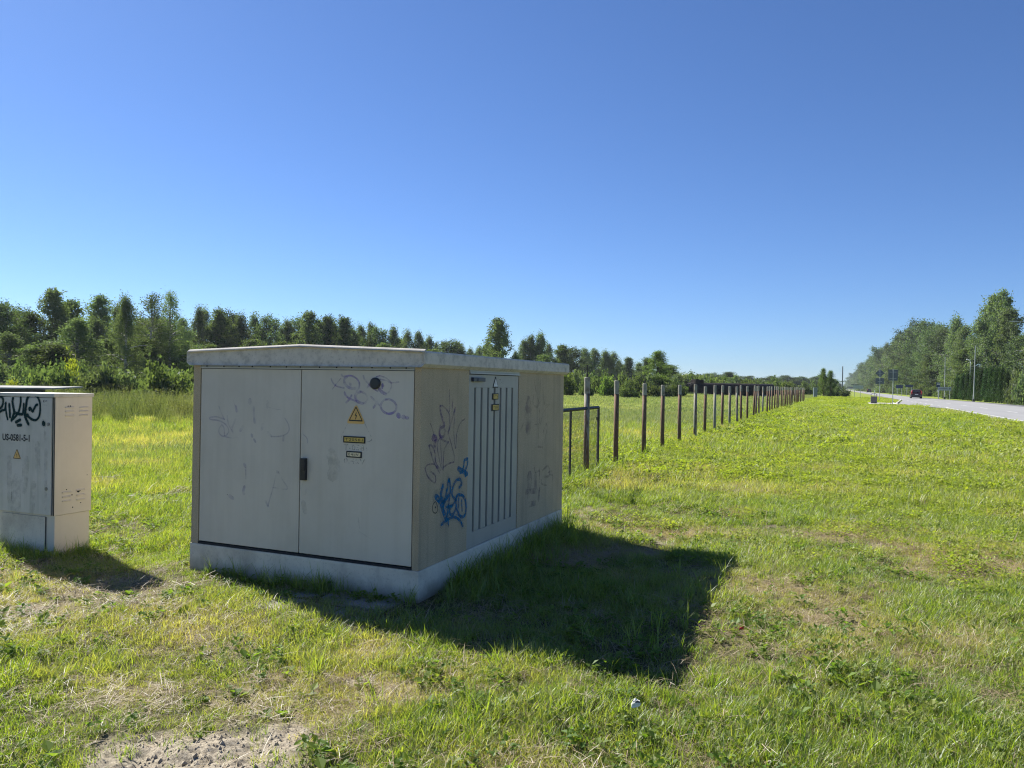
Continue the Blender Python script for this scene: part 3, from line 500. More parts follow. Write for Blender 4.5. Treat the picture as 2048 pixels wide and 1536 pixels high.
# ---------------------------------------------------------------- road and paving
def sheet(name, pts, z, mat, kind='structure'):
    mb = MB(); mb.face([(x, y, z) for x, y in pts]); o = mb.build(name, mat)
    return tag(o, kind=kind)
t = NT('asphalt'); v = t.coord(); n = t.noise(v, 60, 4, 0.7); n2 = t.noise(t.coord('Object', (0.6, 0.05, 1)), 1.0, 5, 0.6)
c = t.mix(0.5, t.ramp(n, [(0.3, (0.20, 0.20, 0.20)), (0.7, (0.33, 0.33, 0.33))]), t.ramp(n2, [(0.3, (0.22, 0.22, 0.22)), (0.7, (0.31, 0.31, 0.31))]))
M['asphalt'] = t.princ(c, 0.8, normal=t.bump(n, 0.5, 0.01), spec=0.3)
M['asphalt_dark'] = plain('old_asphalt', (0.11, 0.11, 0.115), 0.85, var=0.2, scale=1.5)
M['gravel'] = plain('shoulder_gravel', (0.30, 0.27, 0.23), 0.95, var=0.3, scale=12)
M['roadpaint'] = plain('road_paint', (0.56, 0.56, 0.54), 0.7, var=0.12, scale=3)
sheet('road', [(8.55, -60), (8.55, 74), (7.6, 80), (6.2, 86), (5.6, 89.5), (8.75, 127), (8.75, 2400), (14.6, 2400), (14.6, 175), (17.3, 118), (17.6, -60)], 0.03, M['asphalt'])
sheet('road_shoulder', [(8.1, -60), (8.1, 74), (8.56, 74), (8.56, -60)], 0.02, M['gravel'])
sheet('bus_bay', [(17.3, -60), (17.3, 118), (14.6, 175), (15.4, 178), (18.4, 121), (19.2, 95), (19.2, -60)], 0.034, M['asphalt_dark'])
mb = MB(); mb.box(19.2, 19.35, -60, 95, -0.05, 0.12); tag(mb.build('far_kerb', M['kerb']), kind='structure')
mb = MB()
for k in range(-6, 9): mb.box(8.85, 9.0, 9.0 * k - 3, 9.0 * k + 6.02, 0.0335, 0.0345)
mb.box(8.95, 9.05, 128, 2500, 0.0335, 0.0345)
tag(mb.build('edge_line', M['roadpaint']), kind='structure')
for k in range(-2, 16):
    y = 30 + k * 12
    mb = MB(); mb.box(12.05, 12.17, y, y + 4, 0.0335, 0.0345); tag(mb.build('lane_dash', M['roadpaint']), kind='structure')
for k in range(0, 8):
    y = 78 + k * 6
    mb = MB(); mb.box(9.1 - 0.05, 9.2, y, y + 2.2, 0.0335, 0.0345); tag(mb.build('bay_dash', M['roadpaint']), kind='structure')
# waiting pad of concrete slabs at the bus stop
pad = empty('bus_stop_pad', (0, 0, 0)); tag(pad, kind='structure')
for i in range(4):
    for j in range(6):
        mb = MB(); x = 3.1 + i * 0.62; y = 86.2 + j * 1.3
        mb.box(x, x + 0.61, y, y + 1.285, -0.02, 0.07 + 0.004 * ((i * 3 + j) % 3)); mb.build('paving_slab', M['kerb'], pad)
def kerb_line(pts, name):
    for (a, b) in zip(pts[:-1], pts[1:]):
        d = Vector((b[0] - a[0], b[1] - a[1], 0)); n = Vector((-d.y, d.x, 0)).normalized() * 0.075
        mb = MB(); A = Vector((a[0], a[1], -0.04)); B = Vector((b[0], b[1], -0.04)); up = Vector((0, 0, 0.18))
        mb.rings([[A - n, A + n, A + n + up, A - n + up], [B - n, B + n, B + n + up, B - n + up]]); tag(mb.build(name, M['kerb']), kind='structure')
kerb_line([(5.62, 85.6), (5.55, 89.4), (5.6, 93.8)], 'kerb')
kerb_line([(5.68, 89.9), (7.2, 108.6), (8.66, 126.8)], 'kerb')

# ---------------------------------------------------------------- the kiosk (compact substation)
KX0, KX1, KY0, KY1 = -4.805, -2.698, 4.738, 7.80
kiosk = empty('transformer_kiosk', (-3.75, 6.27, 0))
tag(kiosk, 'grey and beige concrete transformer kiosk with graffiti and double front doors', 'electrical kiosk')
def kb(mb, name, mat, parent=None, **k):
    """build in world coordinates, parented to the kiosk"""
    mb.v = [(x - kiosk.location.x, y - kiosk.location.y, z) for x, y, z in mb.v]
    return mb.build(name, mat, parent or kiosk, **k)
mb = MB(); mb.box(KX0 - 0.006, KX1 + 0.006, KY0 - 0.006, KY1 + 0.006, -0.12, 0.212); kb(mb, 'plinth', M['plinth'], bevel=0.012)
mb = MB()
IY, IX = KY0 + 0.075, KX1 - 0.052
mb.box(KX0, IX, IY, KY1, 0.2125, 1.69)                                   # core
mb.box(KX0, -4.733, KY0, IY - 0.0005, 0.2125, 1.69)   # left front pillar; the side wall's end is the right one
mb.box(IX + 0.0005, KX1, KY0 + 0.0005, 5.503, 0.2125, 1.69); mb.box(IX + 0.0005, KX1, 6.546, KY1, 0.2125, 1.69)     # side walls
mb.box(IX + 0.0005, KX1, 5.5035, 6.5455, 1.650, 1.69)
kb(mb, 'wall', M['render'])
# near-black sheets behind the doors: the shade in the recesses put into colour
mb = MB(); mb.box(-4.7325, -2.7515, IY - 0.004, IY - 0.0008, 0.213, 1.668); mb.box(IX + 0.0008, IX + 0.004, 5.504, 6.545, 0.213, 1.649); kb(mb, 'door_recess', M['gap'])
# roof slab: shallow gable, chamfered underside
prof = [(-4.815, 1.648), (-2.680, 1.648), (-2.650, 1.672), (-2.650, 1.752), (-2.662, 1.764), (-3.736, 1.803), (-4.833, 1.762), (-4.845, 1.750), (-4.845, 1.672)]
mb = MB()
def inset(p, k):
    cx, cz = -3.75, 1.72
    return [(cx + (x - cx) * (1 - k / 1.1), cz + (z - cz) * (1 - k * 2.2) if z < 1.66 else z - (0.0 if z < 1.74 else k * 0.6)) for x, z in p]
ys = [(4.722, 0.03), (4.702, 0.008), (4.700, 0.0), (7.835, 0.0), (7.84, 0.008), (7.815, 0.03)]
mb.rings([[(x, y, z) for x, z in inset(prof, k)] for y, k in ys])
kb(mb, 'roof', M['roof'])
mb = MB()
for (xa, xb, za, zb) in ((-4.838, -3.7365, 1.7555, 1.7945), (-3.7355, -2.658, 1.7945, 1.7565)):
    mb.rings([[(x, 4.697, z), (x, 4.730, z), (x, 4.730, z + 0.020), (x, 4.714, z + 0.016)] for x, z in ((xa, za), (xb, zb))])
kb(mb, 'roof_edge_strip', M['kerb'])
# header strip with screws and drip lip
mb = MB(); mb.box(-4.731, -2.752, KY0 + 0.006, KY0 + 0.05, 1.632, 1.6475); mb.box(-4.731, -2.752, KY0 - 0.004, KY0 + 0.005, 1.626, 1.637); hs = kb(mb, 'door_header', M['trim'])
for i in range(13):
    x = -4.66 + i * 0.154 + (0.01 if i % 3 else -0.012)
    mb = MB(); mb.tube([(x, KY0 + 0.008, 1.6425), (x, KY0 + 0.002, 1.6425)], 0.0055, 8); kb(mb, 'screw', M['gap'], hs)
def door_leaf(x0, x1):
    mb = MB(); mb.box(x0, x1, KY0 + 0.004, KY0 + 0.045, 0.236, 1.6225); return kb(mb, 'door', M['door'], bevel=0.004)
dl = door_leaf(-4.7265, -3.7415); dr = door_leaf(-3.7325, -2.7585)
mb = MB(); mb.box(-4.731, -2.7515, KY0 - 0.003, KY0 + 0.06, 0.2135, 0.2285); kb(mb, 'door_sill', M['gap'])
# swing handle
mb = MB(); mb.box(-3.7195, -3.6675, KY0 - 0.020, KY0 + 0.0035, 0.790, 0.935); mb.box(-3.711, -3.6685, KY0 - 0.030, KY0 + 0.003, 0.86, 0.957)
kb(mb, 'handle', M['black'], dr, bevel=0.006)
# round vent plug
mb = MB(); mb.tube([(-3.075, KY0 + 0.003, 1.53), (-3.075, KY0 - 0.012, 1.53), (-3.075, KY0 - 0.016, 1.53)], [0.042, 0.042, 0.034], 28); kb(mb, 'round_plug', M['black'], dr)

FY = KY0 + 0.004          # face of the door leaves
def poly_prism(mb, pts, y0, y1, m=0):
    mb.rings([[(x, y1, z) for x, z in pts], [(x, y0, z) for x, z in pts]], m)
def tri_pts(cx, cz, w, h, r=0.12):
    V = [Vector((cx, cz + h * 0.5)), Vector((cx + w / 2, cz - h * 0.5)), Vector((cx - w / 2, cz - h * 0.5))]; out = []
    for i in range(3):
        a, p, b = V[i - 1], V[i], V[(i + 1) % 3]
        out += [p + (a - p) * r, p + (a - p) * r * 0.3 + (b - p) * r * 0.3, p + (b - p) * r]
    return [(q.x, q.y) for q in out]
def tri_sign(build, cx, cz, w, h, face_y, parent, plate, border=True, flip=None):
    """triangular warning plate with a black frame and a lightning arrow"""
    mb = MB(); poly_prism(mb, tri_pts(cx, cz, w, h), face_y - 0.003, face_y - 0.0005); s = build(mb, 'warning_sign', plate, parent)
    k = 0.76 if border else 0.97
    o = tri_pts(cx, cz - 0.0 * h, w * k, h * k, 0.06); i = tri_pts(cx, cz - 0.012 * h, w * (k - 0.15), h * (k - 0.15), 0.05)
    mb = MB(); n = len(o); y = face_y - 0.0036
    for j in range(n):
        q = (j + 1) % n; mb.face([(o[j][0], y, o[j][1]), (o[q][0], y, o[q][1]), (i[q][0], y, i[q][1]), (i[j][0], y, i[j][1])])
    b = [(0.02, 0.30), (-0.10, -0.02), (0.0, 0.01), (-0.03, -0.26), (-0.055, -0.24), (-0.03, -0.36), (0.045, -0.26), (0.015, -0.27), (0.10, 0.08), (0.005, 0.045), (0.07, 0.30)]
    mb.face([(cx + u * w * 0.62, y, cz - 0.1 * h + q * h * 0.55) for u, q in b])
    build(mb, 'lightning_mark', M['ink'], s); return s
tri_sign(kb, -3.240, 1.305, 0.165, 0.145, FY, dr, M['sign_yellow'])
# lettering: real text outlines turned into thin meshes
def text_mb(body, x0, z0, width, height, y, spacing=1.0, bold=0.0, axis='x', align_w=True):
    cu = bpy.data.curves.new('lettering', 'FONT'); cu.body = body; cu.size = 1.0; cu.space_character = spacing; cu.offset = bold; cu.fill_mode = 'BOTH'; cu.resolution_u = 3
    ob = bpy.data.objects.new('lettering', cu); me = bpy.data.meshes.new_from_object(ob); bpy.data.objects.remove(ob)
    vs = np.array([v.co[:] for v in me.vertices]); mn, mx = vs.min(0), vs.max(0); mb = MB()
    sx = width / (mx[0] - mn[0]); sz = height / (mx[1] - mn[1])
    for p in me.polygons:
        q = [vs[i] for i in p.vertices]
        if axis == 'x': mb.face([(x0 + (a[0] - mn[0]) * sx, y, z0 + (a[1] - mn[1]) * sz) for a in q])
        else: mb.face([(y, x0 + (a[0] - mn[0]) * sx, z0 + (a[1] - mn[1]) * sz) for a in q])
    return mb
def number_plate(x0, x1, z0, z1, txt, mat, tw):
    mb = MB(); mb.box(x0, x1, FY - 0.006, FY - 0.0005, z0, z1); pl = kb(mb, 'number_plate', M['ink'], dr, bevel=0.002)
    mb = MB(); b = 0.009; mb.box(x0 + b + 0.003, x1 - b, FY - 0.0075, FY - 0.0062, z0 + b, z1 - b); kb(mb, 'plate_face', mat, pl)
    mb = text_mb(txt, x0 + b + 0.011, z0 + b + 0.006, tw, (z1 - z0) - 2 * b - 0.012, FY - 0.0081, 1.15, 0.0); kb(mb, 'lettering', M['ink'], pl)
number_plate(-3.346, -3.156, 1.090, 1.139, 'T20581', M['plate_yellow'], 0.150)
number_plate(-3.317, -3.184, 0.983, 1.030, '04kV', M['plate_worn'], 0.090)
kb(text_mb('T-0581', -3.343, 1.036, 0.204, 0.042, FY - 0.0012, 1.1, 0.008), 'ghost_lettering', M['ghost'], dr)
kb(text_mb('0.4kV', -3.340, 0.938, 0.185, 0.038, FY - 0.0012, 1.1, 0.008), 'ghost_lettering', M['ghost'], dr)
# outline left by an older triangle plate
mb = MB(); o = tri_pts(-3.235, 1.235, 0.30, 0.26); i = tri_pts(-3.235, 1.234, 0.29, 0.25)
for j in range(9):
    q = (j + 1) % 9; mb.face([(o[j][0], FY - 0.001, o[j][1]), (o[q][0], FY - 0.001, o[q][1]), (i[q][0], FY - 0.001, i[q][1]), (i[j][0], FY - 0.001, i[j][1])])
kb(mb, 'old_sign_outline', M['ghost'], dr)

# painted strokes: narrow bands following the hand's path, a hair above the surface
def smooth_path(p, n=6):
    p = [np.array(a, float) for a in p]
    if len(p) < 3: return p
    out = []
    for i in range(len(p) - 1):
        a, b, c, d = p[max(i - 1, 0)], p[i], p[i + 1], p[min(i + 2, len(p) - 1)]
        for k in range(n):
            u = k / n; out.append(0.5 * (2 * b + (c - a) * u + (2 * a - 5 * b + 4 * c - d) * u * u + (3 * b - a - 3 * c + d) * u ** 3))
    out.append(p[-1]); return out
STROKE_NAMES = ('graffiti', 'scuff_mark', 'drip_stain', 'ghost_lettering', 'lettering', 'rust_spots', 'logo_print', 'board_print', 'old_sign_outline')
def strokes_mb(data, plane, val, sgn, wmul=1.0, jit=0.12, seed=0):
    r = random.Random(seed); mb = MB(); lift = 0.0008
    for pts, w in data:
        P = smooth_path(pts); n = len(P); w *= wmul; lift += 0.00004
        T = [P[min(i + 1, n - 1)] - P[max(i - 1, 0)] for i in range(n)]
        T = [q / (np.linalg.norm(q) + 1e-9) for q in T]; L, Rr = [], []
        P = [P[0] - T[0] * w * 0.42] + P + [P[-1] + T[-1] * w * 0.42]; T = [T[0]] + T + [T[-1]]; n += 2
        for i in range(n):
            k = 0.45 if i in (0, n - 1) else 1 + r.uniform(-jit, jit)
            nn = np.array([-T[i][1], T[i][0]]) * w * 0.5 * k
            h = lift + 0.0005 * i / n
            for lst, q in ((L, P[i] + nn), (Rr, P[i] - nn)):
                lst.append((q[0], val + sgn * h, q[1]) if plane == 'Y' else (val + sgn * h, q[0], q[1]))
        for i in range(n - 1): mb.face([L[i], L[i + 1], Rr[i + 1], Rr[i]])
    return mb
kb(strokes_mb(XO, 'Y', FY, -1, 1.0, seed=1), 'graffiti', M['purple'], dr)
kb(strokes_mb(LEFTDOOR[:-1], 'Y', FY, -1, 0.9, seed=2), 'graffiti', M['purplefaint'], dl)
kb(strokes_mb(LEFTDOOR[-1:], 'Y', FY, -1, 0.9, seed=3), 'graffiti', M['purplefaint'], dr)
kb(strokes_mb(SIDETAG, 'X', KX1, 1, 1.0, seed=4), 'graffiti', M['purpleside'])
kb(strokes_mb(BLUETAG[:-3], 'X', KX1, 1, 0.8, seed=5), 'graffiti', M['bluespray'])
kb(strokes_mb([([(min(a, 5.498), b) for a, b in p], w) for p, w in BLUETAG[-3:]], 'X', KX1, 1, 1.0, seed=6), 'graffiti', M['bluespray'])
kb(strokes_mb([(q, w * 1.9) for q, w in BLUETAG[:-3]], 'X', KX1 - 0.0004, 1, 1.0, 0.25, seed=15), 'graffiti', M['bluemist'])
kb(strokes_mb(RINGTAG, 'X', KX1, 1, seed=7), 'graffiti', M['ink'])
kb(strokes_mb(FADETAG, 'X', KX1, 1, 0.9, 0.3, seed=8), 'graffiti', M['purplewash'])
# scuffs on the right door and the drip under its handle
SC_ = [([(-3.693, 0.78), (-3.69, 0.70)], 0.05), ([(-3.45, 1.0), (-3.42, 0.90), (-3.44, 0.84)], 0.10), ([(-3.21, 0.555), (-3.19, 0.47)], 0.012), ([(-3.20, 0.45), (-3.08, 0.395)], 0.008), ([(-3.70, 0.62), (-3.68, 0.55)], 0.04)]
kb(strokes_mb(SC_, 'Y', FY, -1, 1.0, seed=9), 'scuff_mark', M['drip'], dr)
# vent door on the right side
VY0, VY1, VX = 5.5105, 6.5395, KX1 - 0.006
SL = [5.630, 5.757, 5.887, 6.016, 6.144, 6.275, 6.404]; SW = 0.019; ZT, ZB = 1.507, 0.338
mb = MB(); ed = [VY0] + [s for c in SL for s in (c - SW, c + SW)] + [VY1]
o_ = [(VY0, 0.216), (VY1, 0.216), (VY1, 1.6115), (VY0, 1.6115)]; i_ = [(ed[1], ZB), (ed[-2], ZB), (ed[-2], ZT), (ed[1], ZT)]
rg = [[(x, y, z) for y, z in q] for x, q in ((VX - 0.035, o_), (VX, o_), (VX, i_), (VX - 0.035, i_), (VX - 0.035, o_))]
mb.rings(rg, cap=False); vd = kb(mb, 'vent_door', M['vent'])
for k in range(2, len(ed) - 2, 2):
    mb = MB(); mb.box(VX - 0.035, VX - 0.0005, ed[k], ed[k + 1], ZB + 0.0005, ZT - 0.0005); kb(mb, 'slat', M['vent'], vd, bevel=0.004)
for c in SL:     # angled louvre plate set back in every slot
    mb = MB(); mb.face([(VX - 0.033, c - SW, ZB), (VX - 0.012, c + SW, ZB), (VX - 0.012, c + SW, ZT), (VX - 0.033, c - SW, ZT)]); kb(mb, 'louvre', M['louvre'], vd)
mb = MB(); mb.box(VX - 0.02, VX + 0.012, 5.506, 6.543, 1.6355, 1.6485); mb.box(VX - 0.02, VX + 0.018, 5.506, 6.543, 1.618, 1.629); mb.box(VX - 0.02, VX + 0.004, 5.506, 6.543, 1.6295, 1.635); kb(mb, 'drip_rail', M['trim'])
mb = MB(); mb.box(VX + 0.0005, VX + 0.026, 5.550, 5.770, 1.556, 1.589); mb.box(VX + 0.0262, VX + 0.031, 5.62, 5.69, 1.560, 1.585); kb(mb, 'lock_bar', M['blackblue'], vd, bevel=0.004)
# white triangle sign and two small yellow plates, printed face towards +X
def kside(mb, *a, **k):
    mb.v = [(VX + (KY0 - y), x, z) for x, y, z in mb.v]; return kb(mb, *a, **k)
sgn = None
mb = MB(); poly_prism(mb, tri_pts(6.024, 1.556, 0.115, 0.098, 0.06), KY0 - 0.004, KY0 - 0.0005); sgn = kside(mb, 'warning_sign', M['ink'], vd)
mb = MB(); poly_prism(mb, tri_pts(6.024, 1.552, 0.088, 0.073, 0.06), KY0 - 0.005, KY0 - 0.0042); kside(mb, 'sign_face', M['sign_white'], sgn)
mb = MB(); mb.face([(6.024 + u * 0.05, KY0 - 0.0055, 1.545 + q * 0.045) for u, q in [(0.02, 0.40), (-0.14, -0.05), (0.0, 0.0), (-0.04, -0.40), (0.14, 0.07), (0.01, 0.04), (0.10, 0.40)]]); kside(mb, 'lightning_mark', M['ink'], sgn)
for (a, b, c, d, tx) in ((5.964, 6.078, 1.405, 1.458, '1T1'), (5.952, 6.094, 1.310, 1.366, 'T20581')):
    mb = MB(); mb.box(VX + 0.0005, VX + 0.008, a, b, c, d); p_ = kb(mb, 'number_plate', M['ink'], vd)
    mb = MB(); mb.box(VX + 0.0082, VX + 0.0095, a + 0.011, b - 0.011, c + 0.008, d - 0.008); kb(mb, 'plate_face', M['plate_yellow'], p_)
    kb(text_mb(tx, a + 0.022, c + 0.017, b - a - 0.044, d - c - 0.034, VX + 0.0101, 1.1, 0.0, 'y'), 'lettering', M['ink'], p_)
kb(text_mb('T-1', 6.105, 1.538, 0.085, 0.042, VX + 0.001, 1.1, 0.0, 'y'), 'ghost_lettering', M['ghost'], vd)

# concrete pavers half lost in the grass along the kiosk front
pav = empty('paving', (0, 0, 0)); tag(pav, kind='structure')
for i in range(3):
    for j in range(2):
        r = random.Random(i * 7 + j); x = -3.70 + i * 0.305; y = 4.125 + j * 0.305
        mb = MB(); mb.box(-0.145, 0.145, -0.145, 0.145, -0.05, 0.018)
        o = mb.build('paver', M['paver'], pav, bevel=0.006, loc=(x + 0.15, y + 0.15, -0.022 + r.uniform(-0.008, 0.008))); o.rotation_euler = (r.uniform(-.03, .03), r.uniform(-.03, .03), r.uniform(-.04, .04))

# ---------------------------------------------------------------- small distribution cabinet on the left
cab = empty('distribution_cabinet', (-6.51, 4.72, 0)); tag(cab, 'small grey electrical cabinet with dark green spray tag, left of the kiosk', 'electrical cabinet')
cab.rotation_euler = (0.0, rad(-0.4), 0)
CX0, CX1, CY0, CY1 = -6.95, -6.16, 4.544, 4.905
def cb(mb, name, mat, parent=None, **k):
    mb.v = [(x - cab.location.x, y - cab.location.y, z) for x, y, z in mb.v]; return mb.build(name, mat, parent or cab, **k)
mb = MB(); mb.box(CX0, CX1, CY0 + 0.006, CY1, 0.338, 1.356); cb(mb, 'body', M['cabbody'], bevel=0.004)
mb = MB(); mb.box(CX0 - 0.01, CX1 + 0.008, CY0 - 0.012, CY1 + 0.012, 1.3565, 1.388); cb(mb, 'lid', M['cab'], bevel=0.006)
mb = MB(); mb.box(CX0 + 0.012, CX1 - 0.026, CY0 - 0.010, CY0 + 0.0055, 0.343, 1.349); cd = cb(mb, 'door', M['cab'], bevel=0.003)
mb = MB(); mb.box(CX1 - 0.0255, CX1 - 0.0215, CY0 + 0.0005, CY0 + 0.0056, 0.34, 1.354); mb.box(CX1 - 0.006, CX1 - 0.002, CY0 - 0.0005, CY0 + 0.0056, 0.34, 1.354); cb(mb, 'door_seal', M['gap'])
mb = MB(); mb.box(CX0 + 0.02, CX1 - 0.01, CY0 + 0.018, CY1 - 0.012, -0.2, 0.3355); pl = cb(mb, 'plinth', M['cabbody'], bevel=0.003)
mb = MB(); mb.box(-6.842, -6.276, CY0 + 0.0065, CY0 + 0.0175, 0.0, 0.322); cb(mb, 'plinth_panel', M['plinth'], pl, bevel=0.002)
mb = MB(); mb.box(-6.8425, -6.8445, CY0 + 0.010, CY0 + 0.0177, 0, 0.32); mb.box(-6.2735, -6.2715, CY0 + 0.010, CY0 + 0.0177, 0, 0.32); tag(cb(mb, 'plinth_joint', M['gap'], pl), kind='stuff')
DYF = CY0 - 0.010
for (x, z) in ((-6.221, 1.124), (-6.239, 0.568)):
    mb = MB(); mb.tube([(x, DYF + 0.001, z), (x, DYF - 0.006, z)], 0.015, 14); mb.box(x - 0.003, x + 0.003, DYF - 0.0085, DYF - 0.0055, z - 0.009, z + 0.009); cb(mb, 'lock', M['screw'], cd)
for (a, b, c, d) in ((4.640, 4.724, 1.199, 1.270), (4.779, 4.860, 1.199, 1.268), (4.622, 4.704, 0.458, 0.534), (4.760, 4.836, 0.454, 0.539)):
    h = d - c
    for q in (0.0, 0.5, 1.0):
        z = c + h * q; mb = MB()
        mb.rings([[(CX1 - 0.002, y, z - 0.012), (CX1 + 0.0075, y, z - 0.007), (CX1 + 0.0075, y, z - 0.003), (CX1 - 0.002, y, z + 0.006)] for y in (a, b)]); cb(mb, 'louvre', M['cabbody'])
mb = MB()
for (y, z, r) in ((4.668, 1.277, .006), (4.69, 1.277, .007), (4.662, 0.552, .005), (4.775, 0.527, .014), (4.79, 0.531, .01), (4.715, 0.50, .006), (4.80, 0.42, .005), (4.722, 0.39, .006), (4.86, 0.66, .004)):
    mb.tube([(CX1 - 0.001, y, z), (CX1 + 0.0012, y, z)], r, 8)
cb(mb, 'rust_spots', M['gap'])
cb(text_mb('US-0581-5-1', -6.814, 0.964, 0.356, 0.061, DYF - 0.0008, 1.0, 0.035), 'lettering', M['ink'], cd)
def csign(mb, *a, **k): return cb(mb, *a, **k)
tri_sign(csign, -6.618, 0.853, 0.102, 0.088, DYF, cd, M['sign_yellow'], border=False)
mb = MB()
for i in range(8):
    a, b = math.pi / 2 + math.pi * i / 8, math.pi / 2 + math.pi * (i + 1) / 8
    mb.face([(-6.277, DYF - 0.0008, 1.3205), (-6.277 + 0.012 * math.cos(a), DYF - 0.0008, 1.3205 + 0.013 * math.sin(a)), (-6.277 + 0.012 * math.cos(b), DYF - 0.0008, 1.3205 + 0.013 * math.sin(b))])
lg = cb(mb, 'logo', M['ink'], cd)
mb = MB()
for i, x in enumerate((-6.266, -6.257, -6.248)): mb.box(x, x + 0.006, DYF - 0.0012, DYF - 0.0006, 1.316 + 0.004 * (i % 2), 1.3295)
mb.box(-6.285, -6.242, DYF - 0.0012, DYF - 0.0006, 1.287, 1.289); cb(mb, 'logo_print', M['ghost'], cd)
cb(strokes_mb([([(max(a, CX0 + 0.03), b) for a, b in p], w) for p, w in GREENTAG], 'Y', DYF, -1, 1.25, 0.08, seed=12), 'graffiti', M['greenspray'], cd)
cb(strokes_mb([([(max(a, CX0 + 0.03), b) for a, b in p], w) for p, w in GREENTAG], 'Y', DYF + 0.0004, -1, 2.1, 0.2, seed=16), 'graffiti', M['greenmist'], cd)
cb(strokes_mb([([(-6.262, 1.13), (-6.262, 0.98)], .03), ([(-6.36, 0.95), (-6.35, 0.72)], .06), ([(-6.5, 0.80), (-6.52, 0.55)], .1), ([(-6.72, 0.8), (-6.71, 0.45)], .08), ([(-6.25, 0.9), (-6.245, 0.40)], .04), ([(-6.40, 0.6), (-6.41, 0.36)], .07), ([(-6.62, 0.62), (-6.63, 0.36)], .14)], 'Y', DYF, -1, 1, 0.3, seed=13), 'drip_stain', M['drip'], cd)

# ---------------------------------------------------------------- fence
POST_Y = [12.15, 14.2, 16.29, 18.28, 20.24, 22.45, 24.69, 26.69, 28.81, 30.66, 32.75, 34.75, 36.98, 39.27, 41.04, 42.97, 44.77, 47.06, 49.4] + [51.4 + 2.05 * i for i in range(26)]
mb = MB(); R_ = 0.047
mb.tube([(0, 0, -0.3), (0, 0, 0.6), (0, 0, 1.27)], [R_, R_, R_ * 0.98], 16); post_me = None
rr = random.Random(5)
pbase = mb.build('shaft', M['post'], smooth=True); me_shaft = pbase.data; bpy.data.objects.remove(pbase)
mb = MB(); mb.tube([(0, 0, 1.2705), (0, 0, 1.50)], [R_, R_], 16); mb.tube([(0, 0, 1.501), (0, 0, 1.508)], [R_, R_ * 0.8], 16)
pcap = mb.build('collar', M['posttop'], smooth=False); me_col = pcap.data; bpy.data.objects.remove(pcap)
mb = MB(); mb.tube([(0, 0, 1.5085), (0, 0, 1.575)], 0.012, 8); mb.tube([(0, 0, 1.576), (0, 0, 1.69)], 0.0085, 8); mb.tube([(0, 0, 1.53), (0, 0, 1.55)], 0.02, 6)
prod = mb.build('rod', M['steel']); me_rod = prod.data; bpy.data.objects.remove(prod)
N = len(POST_Y)
for i, y in enumerate(POST_Y):
    x = -3.80 + rr.uniform(-0.05, 0.05)
    p = empty('fence_post', (x, y, tz(x, y)), rr.uniform(0, 6.28)); tilt = 0.006 if i < 10 else 0.02
    p.rotation_euler = (rr.uniform(-tilt, tilt), rr.uniform(-tilt, tilt) - (0.02 if 11 <= i < 17 else 0), rr.uniform(0, 6.28))
    p.scale = (1, 1, 1.06 + rr.uniform(-0.02, 0.03) + (0.035 if i < 2 else 0))
    lab = ('pale and rusty pipe post standing in the wire gate panel beside the kiosk' if i == 0 else
           'rusty pipe post in the fence row, %s after the wire panel' % ordinal(i) if i < 19 else
           'distant rusty pipe post in the fence row, %s after the wire panel' % ordinal(i))
    tag(p, lab, 'fence post', 'pipe posts of the unfinished fence')
    sh = link('shaft', me_shaft, p); sh.color = (({0: .55, 1: .9, 2: .85, 3: .85, 4: .75, 5: .42, 6: .8, 7: .3, 8: .75, 9: .4}.get(i) or rr.uniform(0.45, 0.95)), 0, 0, 1); link('collar', me_col, p)
    if i < 3: link('rod', me_rod, p)
    elif i < 19:
        o = link('rod', me_rod, p); o.scale = (1, 1, 0.12); o.location = (0, 0, 1.508 - 1.5085 * 0.12)
# chain-link panel in a steel frame
g = empty('wire_panel', (-3.68, 10.2, 0)); tag(g, 'low dark steel frame filled with chain-link mesh, behind the kiosk corner', 'fence panel')
PX, PA, PB, PT = 0.0, 0.0, 2.75, 1.16
gd_ = -0.15 / 2.75
def gpnt(y, z): return (gd_ * y, y, z)
for nm, a, b, r in (('top_rail', gpnt(0, PT), gpnt(PB, PT - 0.01), 0.022), ('upright', gpnt(PB - 0.01, -0.1), gpnt(PB - 0.01, PT - 0.024), 0.02), ('upright', gpnt(0.93, -0.15), gpnt(0.93, PT - 0.024), 0.016), ('upright', gpnt(0.01, -0.15), gpnt(0.01, PT - 0.024), 0.018), ('bottom_rail', gpnt(0.05, 0.06), gpnt(PB - 0.05, 0.06), 0.012)):
    mb = MB(); mb.tube([a, b], r * 1.25, 4); mb.build(nm, M['steel'], g)
mb = MB(); mb.box(gpnt(PB, 0)[0] - 0.03, gpnt(PB, 0)[0] + 0.012, PB - 0.03, PB + 0.035, 0.93, 0.98); mb.build('hinge', M['steel'], g)
mb = MB(); s = 0.062; zt = PT - 0.05; zb = 0.08
k = -zt
while k < PB:
    for sg in (1, -1):
        a0 = max(0.03, k if sg > 0 else k); a1 = min(PB - 0.03, k + (zt - zb))
        if a1 > a0:
            za, zb_ = (zb + (a0 - k), zb + (a1 - k)) if sg > 0 else (zt - (a0 - k), zt - (a1 - k))
            mb.tube([gpnt(a0, za), gpnt(a1, zb_)], 0.0017, 3, cap=False)
    k += s
o = mb.build('wire_mesh', M['wire'], g); tag(o, kind='stuff')

